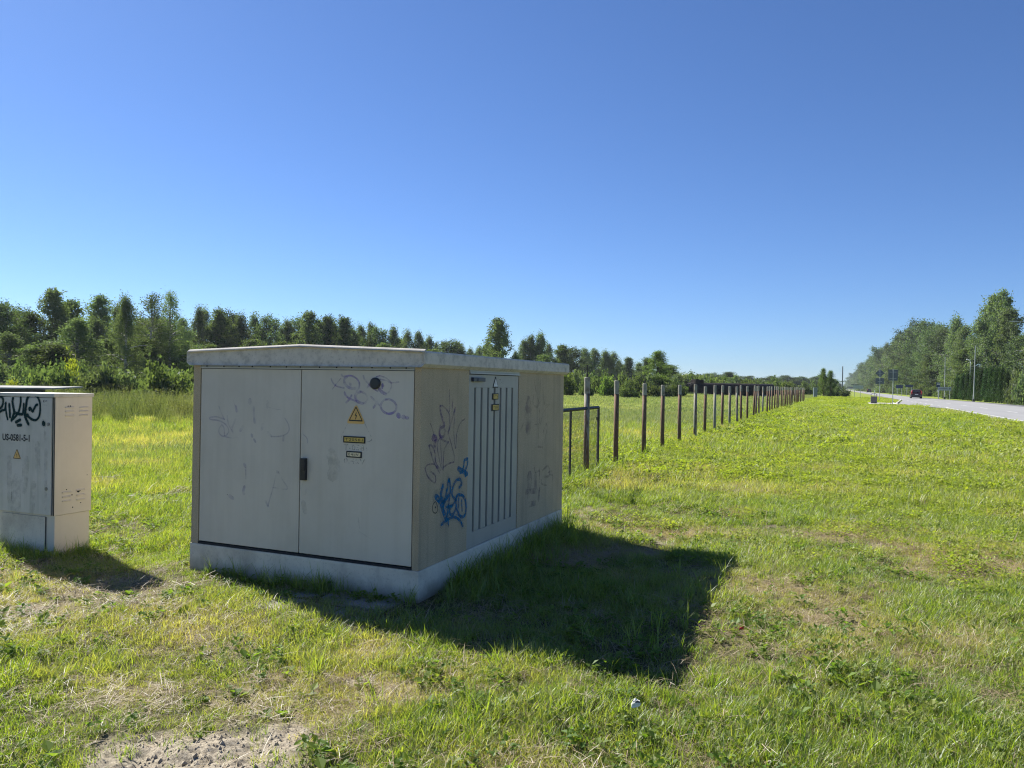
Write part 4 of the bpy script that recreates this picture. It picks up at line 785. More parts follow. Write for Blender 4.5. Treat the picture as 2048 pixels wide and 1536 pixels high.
# ---------------------------------------------------------------- black tank
A = Vector((-20.95, 119.26, 0)); B = Vector((-9.9, 131.4, 0)); dT = (B - A); LT = dT.length; RT = 1.02
tk = empty('storage_tank', A, math.atan2(dT.y, dT.x)); tag(tk, 'long black cylindrical tank lying on the meadow behind the fence posts', 'tank')
tzb = 0.05
mb = MB(); pr = [(-0.32, 0.30), (-0.24, 0.70), (-0.10, 0.92), (0.0, 1.0), (LT * 0.33, 1.0), (LT * 0.335, 1.012), (LT * 0.345, 1.012), (LT * 0.35, 1.0), (LT * 0.66, 1.0), (LT * 0.665, 1.012), (LT * 0.675, 1.012), (LT * 0.68, 1.0), (LT, 1.0), (LT + 0.10, 0.92), (LT + 0.24, 0.70), (LT + 0.32, 0.3)]
mb.rings([[(x, RT * k * math.cos(a * math.pi / 16), RT * k * math.sin(a * math.pi / 16) + RT + tzb) for a in range(32)] for x, k in pr]); mb.build('shell', M['tank'], tk, smooth=True)
mb = MB(); mb.box(0.75, 2.35, -0.55, 0.55, 2 * RT - 0.25, 2 * RT + 0.52); mb.build('manhole_box', M['tank'], tk, bevel=0.04)
mb = MB(); mb.box(0.9, 1.5, -0.4, 0.4, 2 * RT + 0.521, 2 * RT + 0.60); mb.build('box_lid', M['tank'], tk)
for k in (0.12, 0.5, 0.88):
    mb = MB(); mb.box(LT * k - 0.25, LT * k + 0.25, -0.95, 0.95, -0.1, 0.32); mb.build('saddle', M['slab'], tk)

# ---------------------------------------------------------------- roadside things
def pole_mb(h, r0, r1, n=10): 
    mb = MB(); mb.tube([(0, 0, -0.2), (0, 0, h)], [r0, r1], n); return mb
sg = empty('square_sign', (4.96, 83.4, 0), 0.0); tag(sg, 'square dark back of a road sign on a pole by the bus stop pad', 'road sign')
pole_mb(3.56, 0.036, 0.036).build('pole', M['galv'], sg)
mb = MB(); mb.box(-0.42, 0.42, -0.075, -0.045, 2.42, 3.50); mb.v = [(x, -y, z) for x, y, z in mb.v]; mb.build('sign_plate', M['signback'], sg, bevel=0.008)
for z in (2.65, 3.25):
    mb = MB(); mb.box(-0.3, 0.3, 0.0, 0.0445, z - 0.02, z + 0.02); mb.build('bracket', M['galv'], sg)
ds = empty('diamond_sign', (5.17, 113.3, 0)); tag(ds, 'diamond road sign above a rectangular plate, both seen from behind', 'road sign')
pole_mb(4.35, 0.036, 0.036).build('pole', M['galv'], ds)
mb = MB(); poly = [(0, 4.25), (0.56, 3.69), (0, 3.13), (-0.56, 3.69)]; poly_prism(mb, poly, 0.045, 0.07); mb.build('diamond_plate', M['signback'], ds)
mb = MB(); mb.box(-0.52, 0.52, 0.045, 0.07, 2.28, 3.05); mb.build('sub_plate', M['signback'], ds)
for z in (2.6, 3.7):
    mb = MB(); mb.box(-0.25, 0.25, 0.0, 0.0445, z - 0.02, z + 0.02); mb.build('bracket', M['galv'], ds)
# litter bin
bn = empty('litter_bin', (3.55, 89.6, 0.07)); tag(bn, 'grey litter bin with a hood standing on the concrete bus stop pad', 'litter bin')
mb = MB(); mb.box(-0.27, 0.27, -0.27, 0.27, 0.0, 0.05); mb.build('base', M['bumper'], bn)
for f_ in range(4):
    for i in range(5):
        mb = MB(); u = -0.27 + 0.108 * i; mb.box(u + 0.006, u + 0.102, -0.30, -0.275, 0.05, 0.72)
        a = f_ * math.pi / 2; mb.v = [(x * math.cos(a) - y * math.sin(a), x * math.sin(a) + y * math.cos(a), z) for x, y, z in mb.v]; mb.build('slat', M['binwood'], bn)
mb = MB(); mb.box(-0.265, 0.265, -0.265, 0.265, 0.051, 0.70); mb.build('liner', M['bumper'], bn)
mb = MB(); mb.rings([[(-0.3, y, 0.78), (-0.3, y, 0.95), (-0.18, y, 1.04), (0.18, y, 1.04), (0.3, y, 0.95), (0.3, y, 0.78), (0.26, y, 0.78), (0.26, y, 0.93), (0.16, y, 1.0), (-0.16, y, 1.0), (-0.26, y, 0.93), (-0.26, y, 0.78)] for y in (-0.3, 0.3)]); mb.build('hood', M['signback'], bn)
for sx in (-0.28, 0.28):
    mb = MB(); mb.box(sx - 0.02, sx + 0.02, -0.2, 0.2, 0.70, 0.79); mb.build('hood_support', M['bumper'], bn)
# two-post information board seen from behind
bd = empty('information_board', (3.0, 150.5, 0), rad(4)); tag(bd, 'low white board on thin posts beside the far end of the road', 'sign board')
for x in (-0.2, 0.75): 
    o = pole_mb(2.4 if x < 0 else 2.2, 0.04, 0.04, 8).build('post', M['lampgrey'], bd); o.location.x = x
for i in range(3):
    mb = MB(); mb.box(-0.45, 1.25, -0.05, -0.02, 1.62 + i * 0.19, 1.62 + i * 0.19 + 0.17); mb.build('board', M['busgrey'], bd)
mb = MB(); mb.box(-0.75, 0.45, -0.02, 0.01, 2.22, 2.36); mb.build('top_plate', M['signback'], bd)
dp = empty('dark_sign_board', (9.0, 640, 0)); tag(dp, 'far dark board on short posts where the road meets the trees', 'sign board')
mb = MB(); mb.box(-2.4, 1.6, 0, 0.1, 1.9, 3.2); mb.build('board', M['signback'], dp)
for x in (-2.1, 1.3):
    o = pole_mb(1.9, 0.08, 0.08, 8).build('post', M['lampgrey'], dp); o.location.x = x
# tall pole
tp = empty('tall_pole', (1.75, 330, 0)); tag(tp, 'tall dark slender pole standing alone left of the far road', 'pole')
mb = MB(); mb.tube([(0, 0, -0.2), (0, 0, 4), (0, 0, 10.2)], [0.27, 0.23, 0.19], 12); mb.build('shaft', M['signback'], tp)
mb = MB(); mb.tube([(0, 0, 10.201), (0, 0, 10.35)], [0.21, 0.16], 12); mb.build('cap', M['bumper'], tp)
# blue-grey utility box beyond the fence end
ub = empty('utility_box', (-3.44, 140.0, 0), rad(10)); tag(ub, 'blue-grey utility box standing before the shrubs past the last fence post', 'utility box')
mb = MB(); mb.box(-0.3, 0.3, -0.2, 0.2, 0.1, 1.62); mb.build('body', M['bluegrey'], ub, bevel=0.02)
mb = MB(); mb.box(-0.27, 0.27, -0.215, -0.201, 0.16, 1.55); mb.build('door', M['bluegrey'], ub)
mb = MB(); mb.box(-0.33, 0.33, -0.23, 0.23, 1.6205, 1.67); mb.build('lid', M['bluegrey'], ub)
mb = MB(); mb.box(-0.28, 0.28, -0.18, 0.18, -0.2, 0.0995); mb.build('plinth', M['plinth'], ub)
# street lamps on the far side of the road
def lamp(loc, h, arm, lab, head=True, lean=0.0):
    e = empty('street_lamp', (loc[0], loc[1], 0)); tag(e, lab, 'street lamp', 'street lamps along the road'); e.rotation_euler = (0, lean, 0)
    mb = MB(); mb.tube([(0, 0, -0.2), (0, 0, 0.9), (0, 0, 1.0), (0, 0, h)], [0.1, 0.1, 0.075, 0.05], 10); mb.build('pole', M['lampgrey'], e)
    mb = MB(); mb.box(-0.16, 0.16, -0.16, 0.16, -0.05, 0.35); mb.build('foot', M['bumper'], e)
    if arm:
        mb = MB(); mb.tube([(0, 0, h + 0.001), (-0.15, 0, h + 0.18), (-arm * 0.6, 0, h + 0.30), (-arm, 0, h + 0.33)], [0.045, 0.04, 0.035, 0.03], 8); a = mb.build('arm', M['lampgrey'], e)
        mb = MB(); mb.rings([[(-arm - 0.72, -0.03, h + 0.37), (-arm - 0.72, 0.03, h + 0.37), (-arm - 0.72, 0.03, h + 0.40), (-arm - 0.72, -0.03, h + 0.40)], [(-arm - 0.4, -0.13, h + 0.32), (-arm - 0.4, 0.13, h + 0.32), (-arm - 0.4, 0.13, h + 0.44), (-arm - 0.4, -0.13, h + 0.44)], [(-arm + 0.05, -0.08, h + 0.30), (-arm + 0.05, 0.08, h + 0.30), (-arm + 0.05, 0.08, h + 0.40), (-arm + 0.05, -0.08, h + 0.40)]]); mb.build('lamp_head', M['lampgrey'], a)
    return e
lamp((18.9, 95.5), 8.6, 1.5, 'street lamp whose arm reaches into view at the right edge')
lamp((18.45, 130.7), 8.2, 0, 'bare grey lamp post leaning slightly before the dark thuja hedge', lean=rad(0.9))
lamp((18.0, 160.0), 7.7, 0, 'straight grey lamp post beside the white direction board')
lp = empty('yard_lamp', (24.5, 178, 0)); tag(lp, 'small white lamp with curved neck showing above the hedge top', 'lamp')
mb = MB(); mb.tube([(0, 0, -0.2), (0, 0, 7.2)], [0.11, 0.10], 10); mb.build('pole', M['lampgrey'], lp)
mb = MB(); mb.tube([(0, 0, 7.201), (-0.06, 0, 7.5), (-0.3, 0, 7.78), (-0.75, 0, 7.85)], [0.10, 0.10, 0.11, 0.13], 10); mb.build('curved_neck', M['sign_white'], lp)
# bus stop sign, direction board, blue plates
bs = empty('bus_stop_sign', (17.35, 163.5, 0)); tag(bs, 'blue bus stop sign with white stripes left of the direction board', 'road sign')
pole_mb(2.9, 0.05, 0.05, 8).build('pole', M['galv'], bs)
mb = MB(); mb.box(-0.33, 0.33, -0.06, -0.03, 2.2, 3.05); p_ = mb.build('sign_plate', M['blue'], bs)
for z in (2.62, 2.9):
    mb = MB(); mb.box(-0.25, 0.25, -0.066, -0.0605, z - 0.05, z + 0.05); mb.build('white_stripe', M['sign_white'], p_)
mb = MB(); mb.box(-0.22, 0.1, -0.07, -0.04, 1.2, 1.65); mb.build('timetable', M['sign_white'], bs)
dbd = empty('direction_board', (17.2, 154.0, 0), rad(3)); tag(dbd, 'pale rectangular direction board on two legs beside the lamp post', 'road sign')
for x in (-0.75, 0.95):
    o = pole_mb(1.75, 0.06, 0.06, 8).build('leg', M['galv'], dbd); o.location.x = x
mb = MB(); mb.box(-0.95, 1.15, -0.09, -0.06, 1.55, 2.15); p_ = mb.build('board', M['busgrey'], dbd)
mb = MB(); mb.box(-0.8, 0.65, -0.096, -0.0905, 1.78, 1.86); mb.box(-0.6, 0.5, -0.096, -0.0905, 1.93, 2.0); mb.tube([(0.92, -0.0905, 1.85), (0.92, -0.097, 1.85)], 0.13, 12); mb.build('board_print', M['signback'], p_)
for (x, y, w, h, z, nm) in ((13.6, 205, 1.5, 0.75, 1.9, 'long blue road sign plate left of the red car under the trees'), (15.3, 200, 1.6, 0.6, 2.15, 'blue road sign plate above the red car against dark trees')):
    e = empty('blue_sign', (x, y, 0)); tag(e, nm, 'road sign', 'blue plates under the roadside trees')
    for q in (-w * 0.3, w * 0.3):
        o = pole_mb(z + h, 0.045, 0.045, 8).build('post', M['galv'], e); o.location.x = q
    mb = MB(); mb.box(-w / 2, w / 2, -0.08, -0.05, z, z + h); mb.build('sign_plate', M['blue'], e)
for (x, y) in ((6.4, 158), (6.9, 172)):
    e = empty('delineator_post', (x, y, 0)); tag(e, 'thin dark marker post on the far grass verge, %s one' % ('nearer' if y < 160 else 'farther'), 'marker post', 'marker posts on the verge')
    pole_mb(1.35, 0.05, 0.05, 6).build('stake', M['lampgrey'], e)
    mb = MB(); mb.box(-0.055, 0.055, -0.056, 0.056, 1.05, 1.25); mb.build('reflector_band', M['sign_white'], e)

# cars
def car(name, loc, rz, paint, lab, s=1.0):
    e = empty(name, (loc[0], loc[1], 0.033), rz); tag(e, lab, 'car'); e.scale = (s, s, s)
    low = [(-2.05, 0.32), (-2.12, 0.55), (-2.10, 0.88), (-1.95, 0.98), (-0.9, 1.0), (0.9, 0.95), (1.85, 0.80), (2.08, 0.62), (2.1, 0.35), (1.95, 0.24), (-1.9, 0.24)]
    mb = MB(); W_ = 0.86
    mb.rings([[(sx * 0.96, y, z) for y, z in [(a * 0.985, b * 0.99 + 0.003) for a, b in low]] if abs(sx) > W_ - 0.01 else [(sx, y, z) for y, z in low] for sx in (-W_, -0.79, 0.79, W_)]); body = mb.build('body', paint, e, bevel=0.03)
    top = [(-1.98, 0.985), (-1.55, 1.42), (-1.2, 1.50), (0.1, 1.50), (0.45, 1.44), (1.05, 0.955)]
    mb = MB(); mb.rings([[(sx, y, z) for y, z in top] for sx in (-0.66, 0.66)]); mb.v = [(x * (1.14 if z < 1.1 else 0.93), y, z) for x, y, z in mb.v]; mb.build('cabin', paint, e, bevel=0.05)
    mb = MB(); mb.face([(-0.60, -1.925, 1.06), (0.60, -1.925, 1.06), (0.52, -1.63, 1.37), (-0.52, -1.63, 1.37)]); mb.v = [(x, y - 0.03, z + 0.01) for x, y, z in mb.v]
    mb.rings([[(x, y - 0.031, z) for x, y, z in [(-0.58, -1.90, 1.05), (0.58, -1.90, 1.05), (0.5, -1.60, 1.36), (-0.5, -1.60, 1.36)]], [(x, y - 0.05, z + 0.012) for x, y, z in [(-0.58, -1.90, 1.05), (0.58, -1.90, 1.05), (0.5, -1.60, 1.36), (-0.5, -1.60, 1.36)]]]); mb.v = mb.v[4:]; mb.f = [tuple(i - 4 for i in q) for q in mb.f[1:]]; mb.m = mb.m[1:]
    mb.build('rear_window', M['glass'], e)
    for sx in (-1, 1):
        mb = MB(); q = [(-1.55, 1.03), (-1.35, 1.36), (-0.35, 1.41), (0.35, 1.36), (0.82, 1.02)]
        mb.rings([[(sx * (0.745 if z < 1.1 else 0.66), y, z) for y, z in q], [(sx * (0.76 if z < 1.1 else 0.675), y, z) for y, z in q]]); mb.build('side_window', M['glass'], e)
        for y in (-1.3, 1.32):
            mb = MB(); mb.tube([(sx * 0.66, y, 0.31), (sx * 0.87, y, 0.31)], 0.31, 18); w = mb.build('wheel', M['tyre'], e)
            mb = MB(); mb.tube([(sx * 0.871, y, 0.31), (sx * 0.88, y, 0.31)], 0.19, 14); mb.build('rim', M['galv'], w)
        mb = MB(); mb.box(min(sx * 0.62, sx * 0.83), max(sx * 0.62, sx * 0.83), -2.145, -2.06, 0.70, 1.02); mb.rings([[(sx * 0.70, -2.05, 1.0), (sx * 0.86, -2.02, 1.0), (sx * 0.86, -1.9, 1.0)], [(sx * 0.60, -1.72, 1.36), (sx * 0.70, -1.70, 1.36), (sx * 0.70, -1.6, 1.36)]]); mb.build('tail_light', M['tail'], e)
        mb = MB(); mb.box(min(sx * 0.8, sx * 0.98), max(sx * 0.8, sx * 0.98), 0.62, 0.74, 0.98, 1.12); mb.build('wing_mirror', paint, e, bevel=0.02)
    mb = MB(); mb.box(-0.82, 0.82, -2.18, -2.125, 0.30, 0.58); mb.build('rear_bumper', M['bumper'], e, bevel=0.03)
    mb = MB(); mb.box(-0.25, 0.25, -2.16, -2.125, 0.64, 0.75); mb.build('number_plate', M['sign_white'], e)
    mb = MB(); mb.box(-0.8, 0.8, -1.9, 1.9, 0.16, 0.238); mb.build('underside', M['tyre'], e)
    return e
car('hatchback', (13.1, 157.0), rad(-2), M['carred'], 'dark red hatchback with tall bright tail lights driving away on the road', 1.06)
car('dark_car', (13.0, 380.0), 0, M['carblack'], 'small dark car far ahead on the road', 1.05)
# low flat roof and slab behind the small cabinet
sl = empty('flat_roof', (-21.6, 12.9, 0), rad(23)); tag(sl, 'low flat grey roof sheet showing above the small electrical cabinet', 'roof sheet')
mb = MB(); mb.rings([[(-3.0, -0.9, 1.14), (3.3, -0.9, 1.185), (3.05, 0.9, 1.21), (-3.0, 0.9, 1.17)], [(-3.0, -0.9, 1.19), (3.3, -0.9, 1.22), (3.05, 0.9, 1.245), (-3.0, 0.9, 1.22)]]); mb.build('sheet', M['slab'], sl)
mb = MB(); mb.rings([[(-2.9, -0.75, 1.03), (2.95, -0.75, 1.06), (2.95, -0.65, 1.06), (-2.9, -0.65, 1.03)], [(-2.9, -0.75, 1.139), (2.95, -0.75, 1.18), (2.95, -0.65, 1.18), (-2.9, -0.65, 1.139)]]); mb.build('beam', M['roofdark'], sl)
for x in (-2.6, -0.2, 2.4):
    for y in (-0.7, 0.7):
        mb = MB(); mb.box(x - 0.05, x + 0.05, y - 0.05, y + 0.05, -0.1, 1.03); mb.build('leg', M['roofdark'], sl)
# crumpled white packaging in the grass
t = NT('printed_wrapper'); v = t.coord(); n = t.noise(v, 26, 3, 0.5)
M['wrapper'] = t.princ(t.ramp(n, [(0.40, (0.05, 0.06, 0.10)), (0.46, (0.72, 0.72, 0.68)), (0.8, (0.8, 0.8, 0.76))]), 0.4)
mb = MB(); bm = bmesh.new(); bmesh.ops.create_icosphere(bm, subdivisions=3, radius=1.0); r = random.Random(3)
cen = [(Vector((r.gauss(0, 1), r.gauss(0, 1), r.gauss(0, 1))).normalized(), r.uniform(0.5, 0.95)) for _ in range(30)]
for vtx in bm.verts:
    d = vtx.co.normalized(); k = 1.15
    for cv, h in cen: k = min(k, h / max(d.dot(cv), 1e-3)) if d.dot(cv) > 0 else k
    k *= r.uniform(0.78, 1.12)
    vtx.co = d * k; vtx.co.x *= 0.034; vtx.co.y *= 0.04; vtx.co.z *= 0.055
me = bpy.data.meshes.new('litter'); bm.to_mesh(me); bm.free(); me.materials.append(M['wrapper'])
tr = link('crumpled_wrapper', me, None, (-0.85, 3.56, 0.055)); tr.scale = (0.8, 0.8, 0.8); tr.rotation_euler = (0.3, 0.5, 0.4); tag(tr, 'crumpled white wrapper lying in the foreground grass', 'litter')
mb = MB(); mb.rings([[(-0.012, -0.006, 0.05), (0.012, -0.006, 0.055), (0.012, 0.006, 0.06), (-0.012, 0.006, 0.052)], [(-0.014, -0.008, 0.058), (0.008, -0.004, 0.075), (0.012, 0.01, 0.07), (-0.01, 0.008, 0.062)]])
tag(mb.build('red_scrap', M['tail'], None, loc=(-0.52, 4.94, 0.0)), 'tiny red scrap in the grass right of the kiosk shadow', 'litter')

# ---------------------------------------------------------------- trees
def tubes_np(paths, n=5):
    V, F = [], []; b = 0
    for pts, rs in paths:
        pts = np.asarray(pts, float); m = len(pts)
        t = np.gradient(pts, axis=0); t /= np.linalg.norm(t, axis=1, keepdims=True) + 1e-9
        ref = np.array([0.31, 0.95, 0.05]); a = np.cross(t, ref); a /= np.linalg.norm(a, axis=1, keepdims=True) + 1e-9; c = np.cross(t, a)
        ang = np.arange(n) * 2 * np.pi / n
        ring = pts[:, None, :] + (a[:, None, :] * np.cos(ang)[None, :, None] + c[:, None, :] * np.sin(ang)[None, :, None]) * np.asarray(rs)[:, None, None]
        V.append(ring.reshape(-1, 3))
        for k in range(m - 1):
            i = np.arange(n); j = (i + 1) % n
            F.append(np.stack([b + k * n + i, b + k * n + j, b + (k + 1) * n + j, b + (k + 1) * n + i], 1))
        b += m * n
    return np.concatenate(V), np.concatenate(F)

def leaves_np(P, size, g, droop=0.0, aspect=0.55, up=0.3):
    """one bent leaf (two triangles sharing a rib) per point"""
    n = len(P); nrm = g.normal(size=(n, 3)); nrm[:, 2] = nrm[:, 2] * (1 - up) + up * np.abs(nrm[:, 2]); nrm /= np.linalg.norm(nrm, axis=1, keepdims=True)
    a = g.normal(size=(n, 3)); a[:, 2] -= droop; a -= nrm * np.sum(a * nrm, 1, keepdims=True); a /= np.linalg.norm(a, axis=1, keepdims=True) + 1e-9
    c = np.cross(nrm, a); s = size * g.uniform(0.6, 1.35, (n, 1))
    V = np.stack([P - a * s * 0.5, P + c * s * aspect * 0.5 - nrm * s * 0.08, P + a * s * 0.5, P - c * s * aspect * 0.5 - nrm * s * 0.08], 1).reshape(-1, 3)
    F = np.arange(n * 4).reshape(n, 4)
    return V, F

PROF = {
    'birch': (0.14, lambda t: np.clip(np.sin(np.pi * np.clip(t, 0, 1) ** 0.75) ** 0.75 * (1.05 - 0.35 * t), 0.06, None)),
    'broad': (0.06, lambda t: np.clip(np.sqrt(np.clip(1 - ((t - 0.48) / 0.54) ** 2, 0.01, 1)), 0.1, None)),
    'aspen': (0.06, lambda t: np.clip(np.minimum(1, (t + 0.12) * 4) * (1 - t) ** 0.55 + 0.04, 0.05, None)),
    'willow': (0.02, lambda t: np.clip((1 - t) ** 0.5 * np.minimum(1, (t + 0.3) * 2.2), 0.08, None)),
    'spruce': (0.05, lambda t: np.clip((1 - t) ** 0.8, 0.04, None)),
    'sparse': (0.2, lambda t: np.clip(np.sin(np.pi * np.clip(t, 0, 1) ** 0.9) ** 0.7, 0.1, None)),
    'sapling': (0.04, lambda t: np.clip((1 - t) ** 0.7 * np.minimum(1, (t + 0.2) * 3), 0.05, None)),
}
def tree_mesh(kind, seed, nleaf=13000, lsize=0.2):
    """a tree 10 m tall and 2 x 2.2 m wide; trunk and limbs one mesh, leaves another"""
    g = np.random.default_rng(seed); H0, R0 = 10.0, 2.2; cb_, prof = PROF[kind]
    nl = {'birch': 36, 'broad': 42, 'aspen': 44, 'willow': 40, 'spruce': 60, 'sparse': 34, 'sapling': 40}[kind]
    wob = np.cumsum(g.normal(0, 0.06, (9, 2)), 0); wob[0] = 0
    tz_ = np.linspace(-0.3, H0 * 0.97, 9); tr = np.stack([wob[:, 0], wob[:, 1], tz_], 1)
    rad_ = 0.16 * (1 - np.linspace(0, 1, 9)) ** 0.9 + 0.012
    def tp(z): return np.array([np.interp(z, tz_, tr[:, 0]), np.interp(z, tz_, tr[:, 1]), z])
    paths = [(tr, rad_)]
    upk = {'birch': 0.85, 'broad': 0.95, 'aspen': 1.0, 'willow': 0.9, 'spruce': 0.0, 'sparse': 1.0, 'sapling': 1.25}[kind]
    drp = {'birch': 0.9, 'broad': 0.15, 'aspen': 0.1, 'willow': 0.3, 'spruce': 0.5, 'sparse': 0.7, 'sapling': 0.0}[kind]
    lobes = g.normal(0, 1, (5,)); C_, Wt = [], []
    for i in range(nl):
        t = (i + g.uniform(0, 1)) / nl; t = t ** 0.9
        z = H0 * (cb_ + (1 - cb_) * t); ang = i * 2.399 + g.uniform(-0.5, 0.5)
        r = R0 * prof(np.array([t]))[0] * g.choice([0.5, 0.8, 1.0, 1.15, 1.4], p=[.18, .22, .25, .2, .15]) * (1 + 0.24 * math.sin(2 * ang + lobes[0]) + 0.22 * math.sin(3 * ang + z * 0.8 + lobes[1]))
        p0 = tp(z - min(r * 0.55 * upk, z * 0.5)); dirn = np.array([math.cos(ang), math.sin(ang), 0])
        s = np.linspace(0, 1, 5)[:, None]
        rise = min(r * 0.55 * upk, z * 0.5) + (0.4 * r if kind == 'sapling' else 0)
        pts = p0 + dirn * r * s + np.array([0, 0, 1]) * (rise * s ** 0.8 - drp * 0.35 * r * s ** 2.5) + g.normal(0, 0.05, (5, 3)) * s
        paths.append((pts, np.linspace(0.045, 0.008, 5) * (0.5 + r / R0)))
        ncl = 5 if kind != 'sparse' else 4
        for q in g.uniform(0.28 if kind in ('broad', 'willow', 'spruce') else 0.35, 1.03, ncl):
            c = np.array([np.interp(q, s[:, 0], pts[:, k]) for k in range(3)]) + g.normal(0, 0.13, 3)
            C_.append(c); Wt.append(g.uniform(0.35, 1.5) * (1.0 if kind != 'sparse' or z < H0 * 0.62 else 0.35))
            if drp > 0.6 and q > 0.6:
                C_.append(c + np.array([0, 0, -g.uniform(0.25, 0.7)])); Wt.append(0.7)
    for k in range({'birch': 5, 'broad': 4, 'aspen': 5, 'willow': 6, 'spruce': 2, 'sparse': 5, 'sapling': 4}[kind]):   # leading shoots that break the outline
        a = g.uniform(0, 6.28); q = g.uniform(0, 0.75) * (0.3 if kind == 'spruce' else 1); top = H0 * g.uniform(0.80, 1.03) * (1 - 0.12 * q)
        b0 = tp(H0 * 0.6) + np.array([math.cos(a), math.sin(a), 0]) * q * 0.5; b1 = np.array([b0[0] + math.cos(a) * q * 0.9, b0[1] + math.sin(a) * q * 0.9, top])
        paths.append((np.stack([tp(H0 * 0.5), b0, (b0 + b1) / 2, b1]), [0.05, 0.04, 0.022, 0.006]))
        for u in g.uniform(0.25, 1.0, 5): C_.append(b0 + (b1 - b0) * u); Wt.append(g.uniform(0.25, 0.7) * (1.1 - 0.6 * u) * (0.4 if kind == 'sparse' else 1))
    C_ = np.array(C_); Wt = np.array(Wt)
    if kind == 'sparse': nleaf = int(nleaf * 0.6)
    own = g.choice(len(C_), nleaf, p=Wt / Wt.sum())
    sp = {'birch': (0.22, 0.22, 0.34), 'broad': (0.30, 0.30, 0.36), 'aspen': (0.22, 0.22, 0.28), 'willow': (0.28, 0.28, 0.28), 'spruce': (0.3, 0.3, 0.2), 'sparse': (0.3, 0.3, 0.32), 'sapling': (0.2, 0.2, 0.35)}[kind]
    P = C_[own] + g.normal(size=(nleaf, 3)) * np.array(sp) * g.uniform(0.6, 1.2, (len(C_), 1))[own]
    P[:, 2] = np.maximum(P[:, 2], 0.15)
    lv, lf = leaves_np(P, lsize * (0.8 if kind in ('birch', 'sparse') else 1.0), g, drp, 0.55 if kind != 'sapling' else 0.35)
    lc = np.repeat(np.clip(g.normal(0.45, 0.25, nleaf) + (g.uniform(-0.25, 0.25, len(C_)))[own], 0, 1), 4)
    tv, tf = tubes_np(paths, 5)
    return (tv, tf), (lv, lf, lc)

KIND_LEAF = {'birch': 'leaf_mid', 'broad': 'leaf_dark', 'aspen': 'leaf_mid', 'willow': 'leaf_bush', 'spruce': 'leaf_dark', 'sparse': 'leaf_mid', 'sapling': 'leaf_light'}
PROTO = {}
for kind, nv in (('birch', 6), ('broad', 3), ('aspen', 2), ('willow', 2), ('spruce', 1), ('sparse', 1), ('sapling', 1)):
    for k in range(nv):
        (tv, tf), (lv, lf, lc) = tree_mesh(kind, 100 + k * 13 + len(kind) * 7)
        tm = mesh_np('trunk', tv, tf, mats=[M['birch' if kind in ('birch', 'sparse') else 'bark']]); tm.polygons.foreach_set('use_smooth', [True] * len(tm.polygons))
        lm = mesh_np('crown', lv, lf, mats=[M[KIND_LEAF[kind]]], attrs={'lc': lc})
        PROTO.setdefault(kind, []).append((tm, lm))
KNAME = {'birch': 'birch', 'broad': 'broadleaf tree', 'aspen': 'tall poplar', 'willow': 'bushy willow', 'spruce': 'dark pointed tree', 'sparse': 'half-bare thin tree', 'sapling': 'upswept young tree'}
ONAME = {'birch': 'birch_tree', 'broad': 'broadleaf_tree', 'aspen': 'poplar_tree', 'willow': 'willow_bush', 'spruce': 'pointed_tree', 'sparse': 'thin_tree', 'sapling': 'young_tree'}
tr_rng = random.Random(77)
def put_tree(x, y, ztop, hw, kind, label, group, cat='tree', wm=1.5):
    z0 = tz(x, y); h = max(ztop - z0, 0.5)
    e = empty(ONAME[kind], (x, y, z0 - 0.05), tr_rng.uniform(0, 6.28)); e.scale = (hw / 2.2 * wm, hw / 2.2 * wm, h / 9.95)
    tag(e, label, cat, group)
    tm, lm = tr_rng.choice(PROTO[kind]); link('trunk', tm, e); link('crown', lm, e); return e
def az(p): return math.atan2(p[0], p[1])
for i in range(len(LEFT_TREES)):                     # the woods are mostly birch and aspen, few round crowns
    if LEFT_TREES[i][4] == 'broad' and i % 3 != 0: LEFT_TREES[i] = LEFT_TREES[i][:4] + (('birch', 'birch', 'willow')[i % 3],)
_az = sorted(LEFT_TREES, key=az)
for a, b in list(zip(_az[:-1], _az[1:]))[::2]:      # lower trees between and behind the measured ones
    k = tr_rng.uniform(1.02, 1.14); q = tr_rng.uniform(0.3, 0.7)
    LEFT_TREES.append(((a[0] * q + b[0] * (1 - q)) * k, (a[1] * q + b[1] * (1 - q)) * k, min(a[2], b[2]) * tr_rng.uniform(0.8, 0.97), max(a[3], b[3]) * 1.1, tr_rng.choice(['broad', 'birch', 'willow', 'aspen', 'birch'])))
for k in range(16):                                  # young scrub between the weeds and the wood
    p_ = cam_pt(-60 + 29 * k + tr_rng.uniform(-12, 12), tr_rng.uniform(44, 66)); BUSHES.append((p_[0], p_[1], tr_rng.uniform(1.2, 2.6), tr_rng.uniform(0.6, 1.2)))
for k in range(15):                                  # thicket behind the tank
    p_ = cam_pt(1392 + 13 * k, 146 + tr_rng.uniform(-3, 10)); BUSHES.append((p_[0], p_[1], 1.55 + tr_rng.uniform(0.9, 1.7), tr_rng.uniform(1.2, 1.9)))
for k in range(7):                                   # scrub on the earth heap
    p_ = cam_pt(1336 + 14 * k, 143 + tr_rng.uniform(-3, 5)); BUSHES.append((p_[0], p_[1], 3.9 - abs(k - 3) * 0.25 + tr_rng.uniform(-0.3, 0.3), tr_rng.uniform(1.3, 2.0)))
def tree_list(L, where, group, wm=1.6, special={}):
    cnt = {}
    for i, (x, y, zt, hw, kind) in sorted(enumerate(L), key=lambda q: az(q[1])):
        key = (kind, where(x, y)); cnt[key] = cnt.get(key, 0) + 1
        lab = special.get(i) or '%s %s, %s from the left' % (KNAME[kind], key[1], ordinal(cnt[key]))
        put_tree(x, y, zt, hw, kind, lab, group, wm=wm * (0.8 if i in special else 1))
